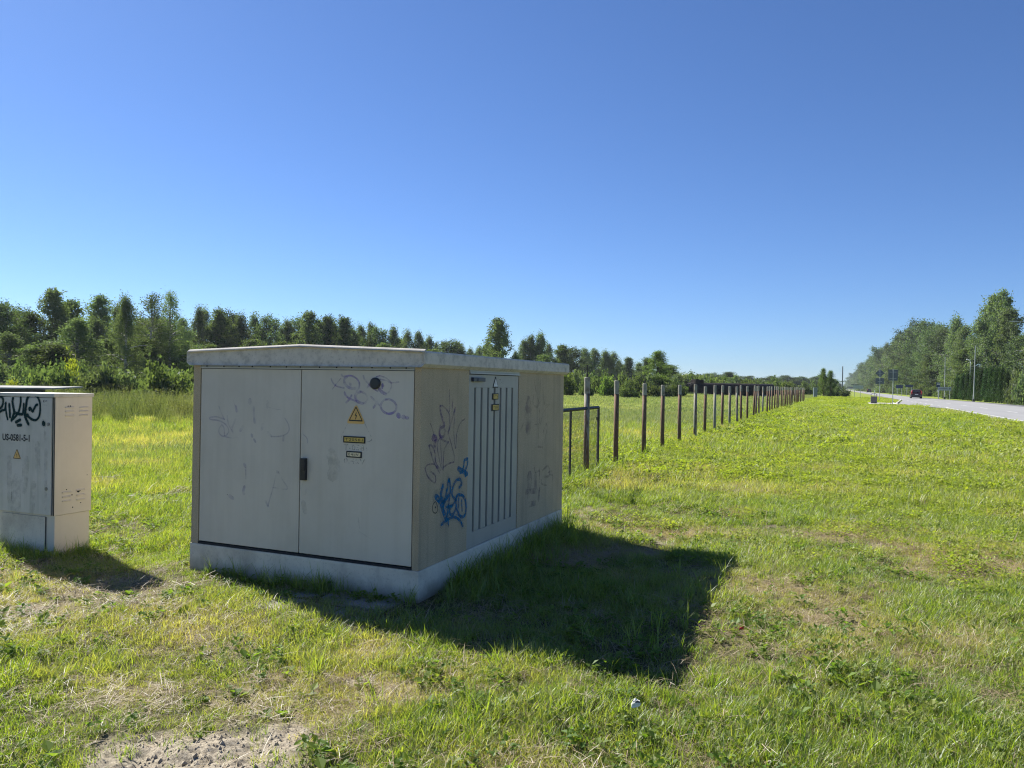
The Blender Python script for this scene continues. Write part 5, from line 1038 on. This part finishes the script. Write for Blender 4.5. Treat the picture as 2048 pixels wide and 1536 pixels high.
def where_left(x, y):
    a = math.degrees(az((x, y)))
    return 'in the wood behind the small cabinet' if a < -45.2 else 'in the grove above the kiosk roof' if a < -24.5 else 'in the far grove right of the kiosk'
tree_list(LEFT_TREES, where_left, 'trees of the woods on the left', wm=1.75, special={
    8: 'white-trunked birch standing at the front of the wood left of the kiosk', 9: 'thin half-bare tree, left one of two standing beside the kiosk roof',
    10: 'thin half-bare tree, right one of two standing beside the kiosk roof', 52: 'tall lone poplar rising above the right part of the kiosk roof',
    3: 'tallest dark poplar in the wood above the small cabinet'})
tree_list(RIGHT_TREES, lambda x, y: 'in the roadside row on the right', 'trees along the far side of the road', special={2: 'tallest poplar behind the dark hedge at the right edge'})
tree_list(FAR_TREES, lambda x, y: 'in the far wood beyond the fence', 'trees of the far wood on the horizon', wm=2.6)

for i, lab in ((29, 'feathery young tree, taller of two at the far end of the fence'), (30, 'feathery young tree, shorter of two at the far end of the fence')):
    x, y, zt, hw = BUSHES[i]; put_tree(x, y, zt + 0.3, hw * 1.3, 'sapling', lab, 'young trees at the fence end')
# shrubs
def bush_mesh(seed, n=2600, lsize=0.16, thuja=False):
    g = np.random.default_rng(seed); m = 46
    if thuja:
        th = g.uniform(0, 2 * np.pi, 150); zz = g.uniform(0.02, 1, 150); r = np.clip((1 - zz) ** 0.45 * (0.9 + 0.1 * np.sin(zz * 9)), 0.05, 1) * g.uniform(0.72, 1.02, 150)
        C_ = np.stack([r * np.cos(th), r * np.sin(th), zz * 3.6], 1); sp = np.array([0.13, 0.13, 0.22])
    else:
        th = g.uniform(0, 2 * np.pi, m); ph = g.uniform(0.0, 1.0, m); rr_ = g.uniform(0.45, 1.0, m) * (0.85 + 0.25 * np.sin(3 * th + seed))
        C_ = np.stack([rr_ * np.sqrt(1 - ph * ph) * np.cos(th), rr_ * np.sqrt(1 - ph * ph) * np.sin(th), 0.08 + ph * rr_ * 0.95], 1); sp = np.array([0.17, 0.17, 0.13])
    own = g.integers(0, len(C_), n); P = C_[own] + g.normal(size=(n, 3)) * sp
    P[:, 2] = np.maximum(P[:, 2], 0.0)
    lv, lf = leaves_np(P, lsize, g, -0.9 if thuja else 0.0, 0.4 if thuja else 0.55)
    lc = np.repeat(np.clip(g.normal(0.45, 0.25, n) + g.uniform(-0.3, 0.3, len(C_))[own], 0, 1), 4)
    st = []
    for k in range(7):
        a = g.uniform(0, 6.28); q = C_[g.integers(0, len(C_))]
        st.append((np.array([[0.05 * math.cos(a), 0.05 * math.sin(a), -0.1], q * 0.5 + np.array([0, 0, 0.1]), q]), [0.03, 0.02, 0.008]))
    tv, tf = tubes_np(st, 4)
    return mesh_np('stems', tv, tf, mats=[M['bark']]), lv, lf, lc
def bush_protos(count, mat, **k):
    out = []
    for i in range(count):
        sm, lv, lf, lc = bush_mesh(300 + i * 7 + len(mat), **k); out.append((sm, mesh_np('foliage', lv, lf, mats=[M[mat]], attrs={'lc': lc})))
    return out
BP = bush_protos(3, 'leaf_bush') + bush_protos(2, 'leaf_mid'); YP = bush_protos(2, 'leaf_yellow', n=1500, lsize=0.14); LP = bush_protos(2, 'leaf_light'); TP = bush_protos(3, 'leaf_thuja', n=5200, lsize=0.17, thuja=True)
YEL = {45, 49, 50, 51}
cnt = {}
for i, (x, y, zt, hw) in sorted(enumerate(BUSHES), key=lambda q: az(q[1])):
    if i in (13, 29, 30): continue
    a = math.degrees(az((x, y)))
    w = 'on the bank left of the kiosk' if a < -44.5 else 'on the bank behind the fence' if a < -8.3 and math.hypot(x, y) < 138 else 'in the far thicket behind the tank'
    z0 = tz(x, y); h = max(zt - z0, 0.7)
    pr = YP if i in YEL else (LP if i % 5 == 0 and i < 54 else BP)
    c_ = 'yellow-green shrub' if i in YEL else 'bright green shrub' if pr is LP else 'green shrub'
    cnt[(w, c_)] = cnt.get((w, c_), 0) + 1
    e = empty('shrub', (x, y, z0 - 0.1), tr_rng.uniform(0, 6.28)); k = hw * (1.2 if i < 35 else 1.35); e.scale = (k, k, h)
    tag(e, '%s %s, %s from the left' % (c_, w, ordinal(cnt[(w, c_)])), 'shrub', 'shrubs on the banks and in the thicket')
    sm, fm = tr_rng.choice(pr); link('stems', sm, e); link('foliage', fm, e)
for i, (x, y, zt, hw) in enumerate(HEDGE):
    z0 = tz(x, y); th = 2 <= i <= 12; k = hw * (1.15 if th else 1.3); e = empty('thuja' if th else 'hedge_shrub', (x, y, z0 - 0.05), tr_rng.uniform(0, 6.28))
    e.scale = (k, k, (zt - z0) / (3.75 if th else 1.0))
    tag(e, ('dark columnar thuja in the roadside hedge, %s from the left' % ordinal(i - 1)) if th else 'broad dark green shrub at the %s end of the thuja hedge, %s one' % (('left', 'lefthand' if i == 0 else 'righthand') if i < 2 else ('right', 'nearer' if i == 14 else 'farther')), 'hedge plant', 'plants of the roadside hedge')
    sm, fm = tr_rng.choice(TP if th else BP[3:]); link('stems', sm, e); link('foliage', fm, e)
# shrubs that fill the foot of the roadside row
for k in range(34):
    y = 108 + k * 9 + tr_rng.uniform(-3, 3) + max(0, k - 20) * 22; x = 21.5 + tr_rng.uniform(0, 2.5) - min(2.5, max(0, (y - 170) / 60)); hw = tr_rng.uniform(1.3, 2.6) * (1 + max(0, y - 200) / 300)
    if y < 178: x += 3.0
    e = empty('roadside_shrub', (x, y, -0.1), tr_rng.uniform(0, 6.28)); e.scale = (hw, hw, tr_rng.uniform(1.6, 3.4))
    tag(e, 'green shrub under the roadside trees, %s from the near end' % ordinal(k + 1), 'shrub', 'shrubs under the roadside trees')
    sm, fm = tr_rng.choice(BP[1:] + TP[:1] if False else BP); link('stems', sm, e); link('foliage', fm, e)

# ---------------------------------------------------------------- grass
def blades(g, n, rad_, hmin, hmax, w, lean, seg=3, curl=0.5, flat=False):
    V, F, Cc = [], [], []
    for i in range(n):
        a = g.uniform(0, 6.283); r = rad_ * math.sqrt(g.uniform(0, 1)); bx, by = r * math.cos(a), r * math.sin(a)
        d = g.uniform(0, 6.283); h = g.uniform(hmin, hmax); ln = g.uniform(0.2, 1) * lean; ww = w * g.uniform(0.6, 1.3); tw = d + g.uniform(-1, 1) + 1.57
        b = sum(len(x) for x in V); P = []
        for k in range(seg + 1):
            u = k / seg
            if flat: px, py, pz = bx + math.cos(d) * h * u, by + math.sin(d) * h * u, 0.008 + 0.02 * math.sin(u * 3.1) * ln
            else:
                o = ln * h * (u * (1 - curl) + curl * u * u); px, py, pz = bx + math.cos(d) * o, by + math.sin(d) * o, h * u * (1 - 0.28 * ln * u)
            hw = ww * 0.5 * (1 - u ** 1.6)
            if k < seg: P += [(px - math.cos(tw) * hw, py - math.sin(tw) * hw, pz), (px + math.cos(tw) * hw, py + math.sin(tw) * hw, pz)]
            else: P += [(px, py, pz)]
        V.append(P)
        for k in range(seg - 1): F.append((b + 2 * k, b + 2 * k + 1, b + 2 * k + 3, b + 2 * k + 2))
        F.append((b + 2 * seg - 2, b + 2 * seg - 1, b + 2 * seg)); Cc += [g.uniform(0, 1)] * len(P)
    return [p for q in V for p in q], F, Cc
def leafy(g, n, rad_, hmin, hmax, size):
    """low broad leaves on short stalks"""
    V, F, Cc = [], [], []
    for i in range(n):
        a = g.uniform(0, 6.283); r = rad_ * math.sqrt(g.uniform(0, 1)); x, y = r * math.cos(a), r * math.sin(a); h = g.uniform(hmin, hmax); s = size * g.uniform(0.6, 1.3)
        d = g.uniform(0, 6.283); ti = g.uniform(-0.1, 0.75); cx, sx = math.cos(d), math.sin(d); up = math.sin(ti) * s; ho = math.cos(ti) * s; b = len(V); c = g.uniform(0, 1); fo = s * 0.12
        for (u, w, z) in ((0, 0, 0), (0.45, 0.36, fo), (1, 0, 0), (0.45, -0.36, fo)):
            V.append((x + cx * ho * u - sx * s * w, y + sx * ho * u + cx * s * w, h + up * u + z)); Cc.append(c)
        F += [(b, b + 1, b + 2), (b, b + 2, b + 3)]
        if i % 3 == 0:
            b = len(V); V += [(x - 0.002, y, 0), (x + 0.002, y, 0), (x, y, h)]; Cc += [c] * 3; F.append((b, b + 1, b + 2))
    return V, F, Cc
def proto_set(name, gens, mat):
    c = bpy.data.collections.new(name)
    for i, (V, F, Cc) in enumerate(gens):
        me = bpy.data.meshes.new(name); me.from_pydata(V, [], F); me.materials.append(mat)
        at = me.attributes.new('lc', 'FLOAT', 'POINT'); at.data.foreach_set('value', np.asarray(Cc, np.float32))
        o = bpy.data.objects.new('%s_%02d' % (name, i), me); c.objects.link(o)
    return c
def scatter(name, coll, nproto, P, scale, tint, seed, tilt=0.12, mats=()):
    g = np.random.default_rng(seed); n = len(P)
    me = bpy.data.meshes.new(name); me.vertices.add(n); me.vertices.foreach_set('co', np.asarray(P, np.float32).ravel())
    for k, typ, a in (('scl', 'FLOAT', scale), ('tint', 'FLOAT', tint), ('pick', 'INT', g.integers(0, nproto, n))):
        at = me.attributes.new(k, typ, 'POINT'); at.data.foreach_set('value', np.asarray(a, np.float32 if typ == 'FLOAT' else np.int32))
    rot = np.stack([g.normal(0, tilt, n), g.normal(0, tilt, n), g.uniform(0, 6.283, n)], 1)
    at = me.attributes.new('rot', 'FLOAT_VECTOR', 'POINT'); at.data.foreach_set('vector', rot.astype(np.float32).ravel())
    o = link(name, me); tag(o, kind='stuff')
    ng = bpy.data.node_groups.new(name + '_scatter', 'GeometryNodeTree')
    ng.interface.new_socket('Geometry', in_out='INPUT', socket_type='NodeSocketGeometry'); ng.interface.new_socket('Geometry', in_out='OUTPUT', socket_type='NodeSocketGeometry')
    N_, L_ = ng.nodes, ng.links
    gi, go = N_.new('NodeGroupInput'), N_.new('NodeGroupOutput'); ip = N_.new('GeometryNodeInstanceOnPoints')
    ci = N_.new('GeometryNodeCollectionInfo'); ci.inputs['Collection'].default_value = coll; ci.inputs['Separate Children'].default_value = True; ci.inputs['Reset Children'].default_value = True
    def na(nm, ty):
        q = N_.new('GeometryNodeInputNamedAttribute'); q.data_type = ty; q.inputs['Name'].default_value = nm; return q.outputs[0]
    L_.new(gi.outputs[0], ip.inputs['Points']); L_.new(ci.outputs[0], ip.inputs['Instance']); ip.inputs['Pick Instance'].default_value = True
    L_.new(na('pick', 'INT'), ip.inputs['Instance Index'])
    e2r = N_.new('FunctionNodeEulerToRotation'); L_.new(na('rot', 'FLOAT_VECTOR'), e2r.inputs[0]); L_.new(e2r.outputs[0], ip.inputs['Rotation'])
    L_.new(na('scl', 'FLOAT'), ip.inputs['Scale']); L_.new(ip.outputs[0], go.inputs[0])
    md = o.modifiers.new('scatter', 'NODES'); md.node_group = ng
    return o

ST = (0.46, 0.38, 0.19)
M['grass'] = leaf_mat('grass_blades', (0.085, 0.15, 0.018), (0.27, 0.33, 0.05), 0.55, (1.5, 1.65, 0.5), inst='tint', dry=ST, gloss=0.05)
M['meadow'] = leaf_mat('meadow_blades', (0.125, 0.17, 0.062), (0.235, 0.275, 0.12), 0.5, (1.35, 1.45, 0.75), inst='tint', dry=(0.36, 0.34, 0.15), gloss=0.03)
M['clover'] = leaf_mat('verge_leaves', (0.17, 0.24, 0.03), (0.33, 0.37, 0.06), 0.5, (1.4, 1.5, 0.55), inst='tint', dry=(0.30, 0.31, 0.085), gloss=0.02)
M['tallweed'] = leaf_mat('tall_weed_leaves', (0.07, 0.10, 0.036), (0.16, 0.185, 0.075), 0.42, (1.4, 1.5, 0.7), inst='tint', dry=(0.30, 0.27, 0.14), gloss=0.012)
M['weed'] = leaf_mat('weed_leaves', (0.06, 0.13, 0.018), (0.16, 0.24, 0.04), 0.5, (1.5, 1.6, 0.6), inst='tint', dry=(0.30, 0.30, 0.08), gloss=0.015)
M['straw'] = leaf_mat('straw', (0.30, 0.235, 0.135), (0.48, 0.39, 0.24), 0.25, (1.1, 1.0, 0.8), inst='tint', dry=(0.24, 0.18, 0.11), gloss=0.05)
gg = random.Random(4)
c_short = proto_set('short_tuft', [blades(gg, 18, 0.055, 0.025, 0.085, 0.0040, 0.95) for _ in range(6)], M['grass'])
c_tall = proto_set('tall_tuft', [blades(gg, 16, 0.045, 0.09, 0.24, 0.0062, 0.75, 4, 0.6) for _ in range(6)], M['grass'])
c_mid = proto_set('mid_tuft', [blades(gg, 46, 0.16, 0.04, 0.13, 0.0062, 0.8) for _ in range(5)], M['grass'])
c_patch = proto_set('meadow_patch', [blades(gg, 90, 0.40, 0.10, 0.30, 0.012, 0.7) for _ in range(5)], M['meadow'])
c_far = proto_set('far_patch', [blades(gg, 110, 1.0, 0.05, 0.16, 0.04, 0.6, 2) for _ in range(4)], M['meadow'])
c_clov = proto_set('clover_patch', [leafy(gg, 60, 0.14, 0.015, 0.07, 0.028) for _ in range(5)], M['clover'])
c_clovfar = proto_set('clover_far_patch', [leafy(gg, 110, 0.6, 0.02, 0.13, 0.10) for _ in range(5)], M['clover'])
c_weed = proto_set('weed', [leafy(gg, 14, 0.045, 0.015, 0.07, 0.032) for _ in range(4)] + [leafy(gg, 8, 0.025, 0.005, 0.03, 0.055) for _ in range(3)], M['weed'])
c_straw = proto_set('straw', [blades(gg, 15, 0.09, 0.05, 0.16, 0.003, 0.9, 3, 0.5, True) for _ in range(5)], M['straw'])
c_tallweed = proto_set('tall_weed', [(lambda a, b: (a[0] + b[0], a[1] + [tuple(i + len(a[0]) for i in f) for f in b[1]], a[2] + b[2]))(blades(gg, 60, 0.42, 0.5, 1.25, 0.022, 0.45, 3), [leafy(gg, 60, 0.40, 0.25, 1.05, 0.07)][0]) for _ in range(5)], M['tallweed'])

def frustum_pts(d0, d1, dens, seed, amin=-72, amax=None):
    """points on the ground between distances d0..d1 around the eye, a margin wider than the view on both sides"""
    amax = amax if amax is not None else (50 if d1 <= 13 else 36)
    g = np.random.default_rng(seed); area = math.radians(amax - amin) / 2 * (d1 ** 2 - d0 ** 2); n = int(area * dens)
    r = np.sqrt(g.uniform(d0 ** 2, d1 ** 2, n)); a = np.radians(g.uniform(amin, amax, n))
    return r * np.sin(a), r * np.cos(a), g
def clear(x, y):
    m = ~((x > KX0 - 0.02) & (x < KX1 + 0.02) & (y > KY0 - 0.02) & (y < KY1 + 0.02))
    m &= ~((x > -6.97) & (x < -6.15) & (y > 4.54) & (y < 4.91))
    m &= ~((x > 8.3) & (x < 19.4)); m &= ~((x > 5.4 + np.maximum(0, (y - 89) / 12.0)) & (x < 9) & (y > 84) & (y < 130)); m &= ~((x > 7.4) & (x < 9) & (y > 78) & (y < 86))
    m &= ~((x > 3.05) & (x < 5.6) & (y > 86.1) & (y < 94.1))
    return m
def paved(x, y): return 0.75 * ((x > -3.6) & (x < -2.5) & (y > 4.15) & (y < 4.70))
def lushness(x, y): return fbm(x, y, 0.8, 71, 4)
def verge(x, y):   # 1 on the clover verge between fence and road, away from the mown strip round the kiosk
    return sstep(6.0, 12.5, y + 0.9 * x + (fbm(x, y, 2.0, 81, 4) - 0.5) * 9.0 - 0.5) * sstep(-3.6, -2.9, x) * (1 - sstep(7.4, 8.1, x))
def meadow(x, y): return sstep(-3.9, -4.4, x) * sstep(9.0, 12.0, y - 0.25 * x)
def tallbelt(x, y): return sstep(24.5, 29, np.hypot(x, y) + (fbm(x, y, 5, 91, 3) - 0.5) * 8) * sstep(2, -4, x + 0.86 * y)
def keep(g, prob): return g.uniform(0, 1, len(prob)) < prob

def add(name, coll, npro, x, y, g, sc, tint, seed, tilt=0.12, zoff=-0.004):
    z = terrain(x, y) + zoff; return scatter(name, coll, npro, np.stack([x, y, z], 1), sc, tint, seed, tilt)
# short mown grass, near
X_, Y_, S_, T_ = [], [], [], []
for d0, d1, dens, sd in ((1.7, 4.5, 1050, 1), (4.5, 7.5, 700, 2), (7.5, 11, 460, 3)):
    x, y, g = frustum_pts(d0, d1, dens, sd); dr_, ba, lu = dryness(x, y), bareness(x, y), lushness(x, y)
    m = clear(x, y) & keep(g, (1 - 0.90 * ba) * (1 - 0.22 * dr_) * (1 - 0.8 * paved(x, y)) * (0.55 + 0.8 * sstep(0.3, 0.6, lu))); x, y, dr_, lu = x[m], y[m], dr_[m], lu[m]
    X_.append(x); Y_.append(y); S_.append((0.6 + 0.65 * sstep(0.32, 0.72, lu)) * g.uniform(0.75, 1.3, len(x)) * (1 - 0.35 * dr_) * (1 if d1 < 8 else 1.25)); T_.append(np.clip(dr_ * 0.7 + g.normal(0.10, 0.17, len(x)) + 0.30 * (fbm(x, y, 0.5, 73, 3) - 0.5), 0, 1))
add('grass', c_short, 6, np.concatenate(X_), np.concatenate(Y_), None, np.concatenate(S_), np.concatenate(T_), 1)
# taller tufts, dense where lush and along walls, posts and panel
x, y, g = frustum_pts(1.9, 12, 34, 9); lu, ba, dr_ = lushness(x, y), bareness(x, y), dryness(x, y)
m = clear(x, y) & keep(g, sstep(0.42, 0.68, lu) * (1 - ba) * (1 - 0.8 * dr_) * (1 - 0.8 * paved(x, y)) * np.where(np.hypot(x, y) < 4.6, 1.0, 0.55)); x, y = x[m], y[m]
s = g.uniform(0.5, 1.0, len(x)) * np.where(np.hypot(x, y) < 4.5, 1.0, 0.75)
ex, ey, es = [], [], []
def edge(a, b, n, s0, s1, spread):
    for _ in range(n):
        u = g.uniform(); ex.append(a[0] + (b[0] - a[0]) * u + g.normal(0, spread)); ey.append(a[1] + (b[1] - a[1]) * u + g.normal(0, spread)); es.append(g.uniform(s0, s1))
edge((KX1 + 0.10, KY0 + 0.35), (KX1 + 0.10, KY1), 110, 0.6, 1.5, 0.05); edge((KX1 + 0.30, KY0 + 0.2), (KX1 + 0.30, KY1), 90, 0.5, 1.1, 0.12)
edge((KX0 + 0.2, KY0 - 0.08), (KX1, KY0 - 0.08), 34, 0.45, 0.95, 0.035); edge((-3.95, KY0 - 0.09), (-3.35, KY0 - 0.09), 22, 0.6, 1.1, 0.04)
edge((-6.95, 4.46), (-6.1, 4.46), 26, 0.5, 1.0, 0.06); edge((-6.08, 4.5), (-6.08, 4.95), 14, 0.5, 1.0, 0.05)
edge((-1.0, 4.0), (-0.7, 6.5), 40, 0.5, 1.0, 0.22); edge((-3.7, 10.2), (-3.85, 13.0), 150, 0.8, 1.7, 0.12)
for i, py in enumerate(POST_Y[:16]): edge((-3.85, py - 0.1), (-3.75, py + 0.1), 14, 0.7, 1.6, 0.09)
ex, ey, es = np.array(ex), np.array(ey), np.array(es); m = clear(ex, ey); ex, ey, es = ex[m], ey[m], es[m]
x, y, s = np.concatenate([x, ex]), np.concatenate([y, ey]), np.concatenate([s, es])
add('tall_grass', c_tall, 6, x, y, None, s, np.clip(g.normal(0.06, 0.1, len(x)), 0, 1), 2)
# straw litter
x, y, g = frustum_pts(1.7, 9, 240, 13); dr_, ba = dryness(x, y), bareness(x, y)
m = clear(x, y) & keep(g, np.clip(0.38 + 1.0 * dr_, 0, 1) * (1 - 0.85 * soil_mask(x, y))); x, y = x[m], y[m]
x2, y2, g2 = frustum_pts(9, 20, 60, 14); d2 = dryness(x2, y2); m = clear(x2, y2) & keep(g2, np.clip(0.15 + d2, 0, 1)); x2, y2 = x2[m], y2[m]
add('straw_litter', c_straw, 5, np.concatenate([x, x2]), np.concatenate([y, y2]), None, np.concatenate([g.uniform(0.6, 1.3, len(x)), g2.uniform(1.2, 2.4, len(x2))]), np.concatenate([g.uniform(0, 0.8, len(x)), g2.uniform(0, 0.8, len(x2))]), 3, 0.2, 0.006)
# broad-leaved weeds between the blades
x, y, g = frustum_pts(1.8, 12, 130, 15); wz = fbm(x, y, 0.6, 77, 3)
m = clear(x, y) & keep(g, sstep(0.36, 0.62, wz) * (1 - bareness(x, y)) * (1 - 0.6 * dryness(x, y))); x, y = x[m], y[m]
add('weeds', c_weed, 7, x, y, None, g.uniform(0.5, 1.15, len(x)), np.clip(g.normal(0.15, 0.18, len(x)), 0, 1), 4)
# mid-distance mown grass
X_, Y_, S_, T_ = [], [], [], []
for d0, d1, dens, sd in ((11, 18, 95, 21), (18, 30, 26, 22)):
    x, y, g = frustum_pts(d0, d1, dens, sd); dr_ = dryness(x, y); lu = lushness(x, y)
    m = clear(x, y) & keep(g, (1 - 0.25 * dr_) * (1 - 0.75 * bareness(x, y)) * (1 - 0.25 * verge(x, y))); x, y, dr_, lu = x[m], y[m], dr_[m], lu[m]
    X_.append(x); Y_.append(y); S_.append(g.uniform(0.8, 1.5, len(x)) * (0.7 + 0.6 * lu) * (1 if d0 < 12 else 1.6)); T_.append(np.clip(dr_ * 0.7 + g.normal(0.18, 0.17, len(x)), 0, 1))
x, y, g = frustum_pts(28, 70, 7, 23, -34, 22); m = clear(x, y) & keep(g, verge(x, y) * 0.9); x, y = x[m], y[m]
X_.append(x); Y_.append(y); S_.append(g.uniform(1.6, 2.8, len(x))); T_.append(np.clip(g.normal(0.22, 0.2, len(x)) + 0.9 * (fbm(x * 1.4, y * 0.12, 1.2, 86, 3) - 0.5), 0, 1))
add('mid_grass', c_mid, 5, np.concatenate(X_), np.concatenate(Y_), None, np.concatenate(S_), np.concatenate(T_), 5)
# clover verge
X_, Y_, S_, T_ = [], [], [], []
for d0, d1, dens, sd in ((6, 13, 95, 31), (13, 24, 38, 32)):
    x, y, g = frustum_pts(d0, d1, dens, sd, -40, 44)
    m = clear(x, y) & keep(g, verge(x, y) * (1 - 0.45 * dryness(x, y)) * (1 - 0.8 * bareness(x, y)) * (0.25 + sstep(0.35, 0.6, fbm(x, y, 1.1, 83, 4)))); x, y = x[m], y[m]
    X_.append(x); Y_.append(y); S_.append(g.uniform(0.7, 1.4, len(x)) * (1 if d0 < 10 else 1.5)); T_.append(np.clip(g.normal(0.15, 0.2, len(x)) + 0.6 * (fbm(x, y, 1.6, 87, 3) - 0.5) + 0.9 * (fbm(x * 1.6, y * 0.18, 1.0, 86, 3) - 0.5), 0, 1))
add('clover', c_clov, 5, np.concatenate(X_), np.concatenate(Y_), None, np.concatenate(S_), np.concatenate(T_), 6)
x, y, g = frustum_pts(22, 150, 1.3, 33, -30, 22); x2, y2, _ = frustum_pts(20, 60, 3.6, 34, -32, 24); x, y = np.concatenate([x, x2]), np.concatenate([y, y2])
m = clear(x, y) & keep(g, verge(x, y) * (0.2 + sstep(0.38, 0.6, fbm(x * 1.3, y * 0.3, 2.0, 85, 4)))); x, y = x[m], y[m]
add('far_clover', c_clovfar, 5, x, y, None, g.uniform(0.6, 1.2, len(x)), np.clip(g.normal(0.15, 0.2, len(x)) + 0.5 * (fbm(x, y, 3, 87, 3) - 0.5) + 1.0 * (fbm(x * 1.4, y * 0.12, 1.2, 86, 3) - 0.5), 0, 1), 7)
# meadow left of the fence and behind the kiosk
x, y, g = frustum_pts(12, 48, 5.5, 41, -66, 0); m = clear(x, y) & keep(g, meadow(x, y) * (1 - 0.7 * dryness(x, y))); x, y = x[m], y[m]
add('meadow_grass', c_patch, 5, x, y, None, g.uniform(0.55, 1.05, len(x)) * (0.6 + 0.7 * fbm(x, y, 3, 95, 3)), np.clip(g.normal(0.12, 0.16, len(x)) + 0.5 * (fbm(x, y, 4, 97, 3) - 0.45), 0, 1), 8)
x, y, g = frustum_pts(42, 170, 0.9, 42, -66, 2); m = clear(x, y) & keep(g, meadow(x, y) * 1.0); x, y = x[m], y[m]
add('far_meadow_grass', c_far, 4, x, y, None, g.uniform(0.6, 1.1, len(x)), np.clip(g.normal(0.15, 0.15, len(x)) + 0.9 * (fbm(x, y, 7, 97, 3) - 0.45), 0, 1), 9)
# leafy weeds along the foot of the fence
x, y, g = frustum_pts(11, 60, 26, 47, -22, 2); m = keep(g, np.exp(-((x + 4.1) / 0.8) ** 2) * (0.3 + 0.9 * fbm(x, y, 1.5, 49, 3))); x, y = x[m], y[m]
add('fence_weeds', c_clov, 5, x, y, None, g.uniform(1.0, 2.4, len(x)), np.clip(g.normal(0.0, 0.1, len(x)), 0, 1), 11)
# belt of tall weeds on the left
x, y, g = frustum_pts(24, 84, 1.5, 51, -68, -38); m = keep(g, tallbelt(x, y) * np.where(np.hypot(x, y) < 50, 1.0, 0.6)); x, y = x[m], y[m]
add('tall_weeds', c_tallweed, 5, x, y, None, g.uniform(0.55, 1.0, len(x)) * (0.6 + 0.7 * fbm(x, y, 5, 99, 3)), np.clip(g.normal(0.12, 0.15, len(x)) + 0.7 * (fbm(x, y, 6, 98, 3) - 0.5), 0, 1), 10)
# clods and crumbs on the bare soil
g = np.random.default_rng(61); V, F = [], []
for i in range(2600):
    x, y = SOIL[0] + g.normal(0, 0.5), SOIL[1] + g.normal(0, 0.28)
    if soil_mask(np.array([x]), np.array([y]))[0] < 0.35: continue
    s = 0.002 + 0.012 * g.uniform() ** 4; z = tz(x, y); b = len(V); q = g.uniform(0.6, 1.3, 6)
    V += [(x + s * q[0], y, z), (x, y + s * q[1], z), (x - s * q[2], y, z), (x, y - s * q[3], z), (x + g.normal(0, s * .2), y, z + s * 0.8 * q[4]), (x, y, z - s)]
    for a, c in ((0, 1), (1, 2), (2, 3), (3, 0)): F += [(b + a, b + c, b + 4), (b + c, b + a, b + 5)]
M['clod'] = plain('dry_clods', (0.32, 0.28, 0.215), 0.95, var=0.35, scale=40, spec=0.1)
me = bpy.data.meshes.new('soil_clods'); me.from_pydata(V, [], F); me.materials.append(M['clod']); tag(link('soil_clods', me), kind='stuff')

# flat print and strokes stay joined, one part each
for o in list(bpy.data.objects):
    if o.parent and o.name.split('.')[0] in STROKE_NAMES: o['kind'] = 'stuff'


# ---------------------------------------------------------------- thin summer haze
t = NT('summer_haze'); pv = t.new('ShaderNodeVolumePrincipled'); pv.inputs['Color'].default_value = (0.80, 0.90, 1.0, 1); pv.inputs['Density'].default_value = 0.00012; pv.inputs['Anisotropy'].default_value = 0.3
t.l(pv.outputs[0], t.out.inputs['Volume'])
mb = MB(); mb.box(-2800, 2800, -480, 3300, -1.5, 36.0); hz = mb.build('haze', t.m); tag(hz, kind='stuff')
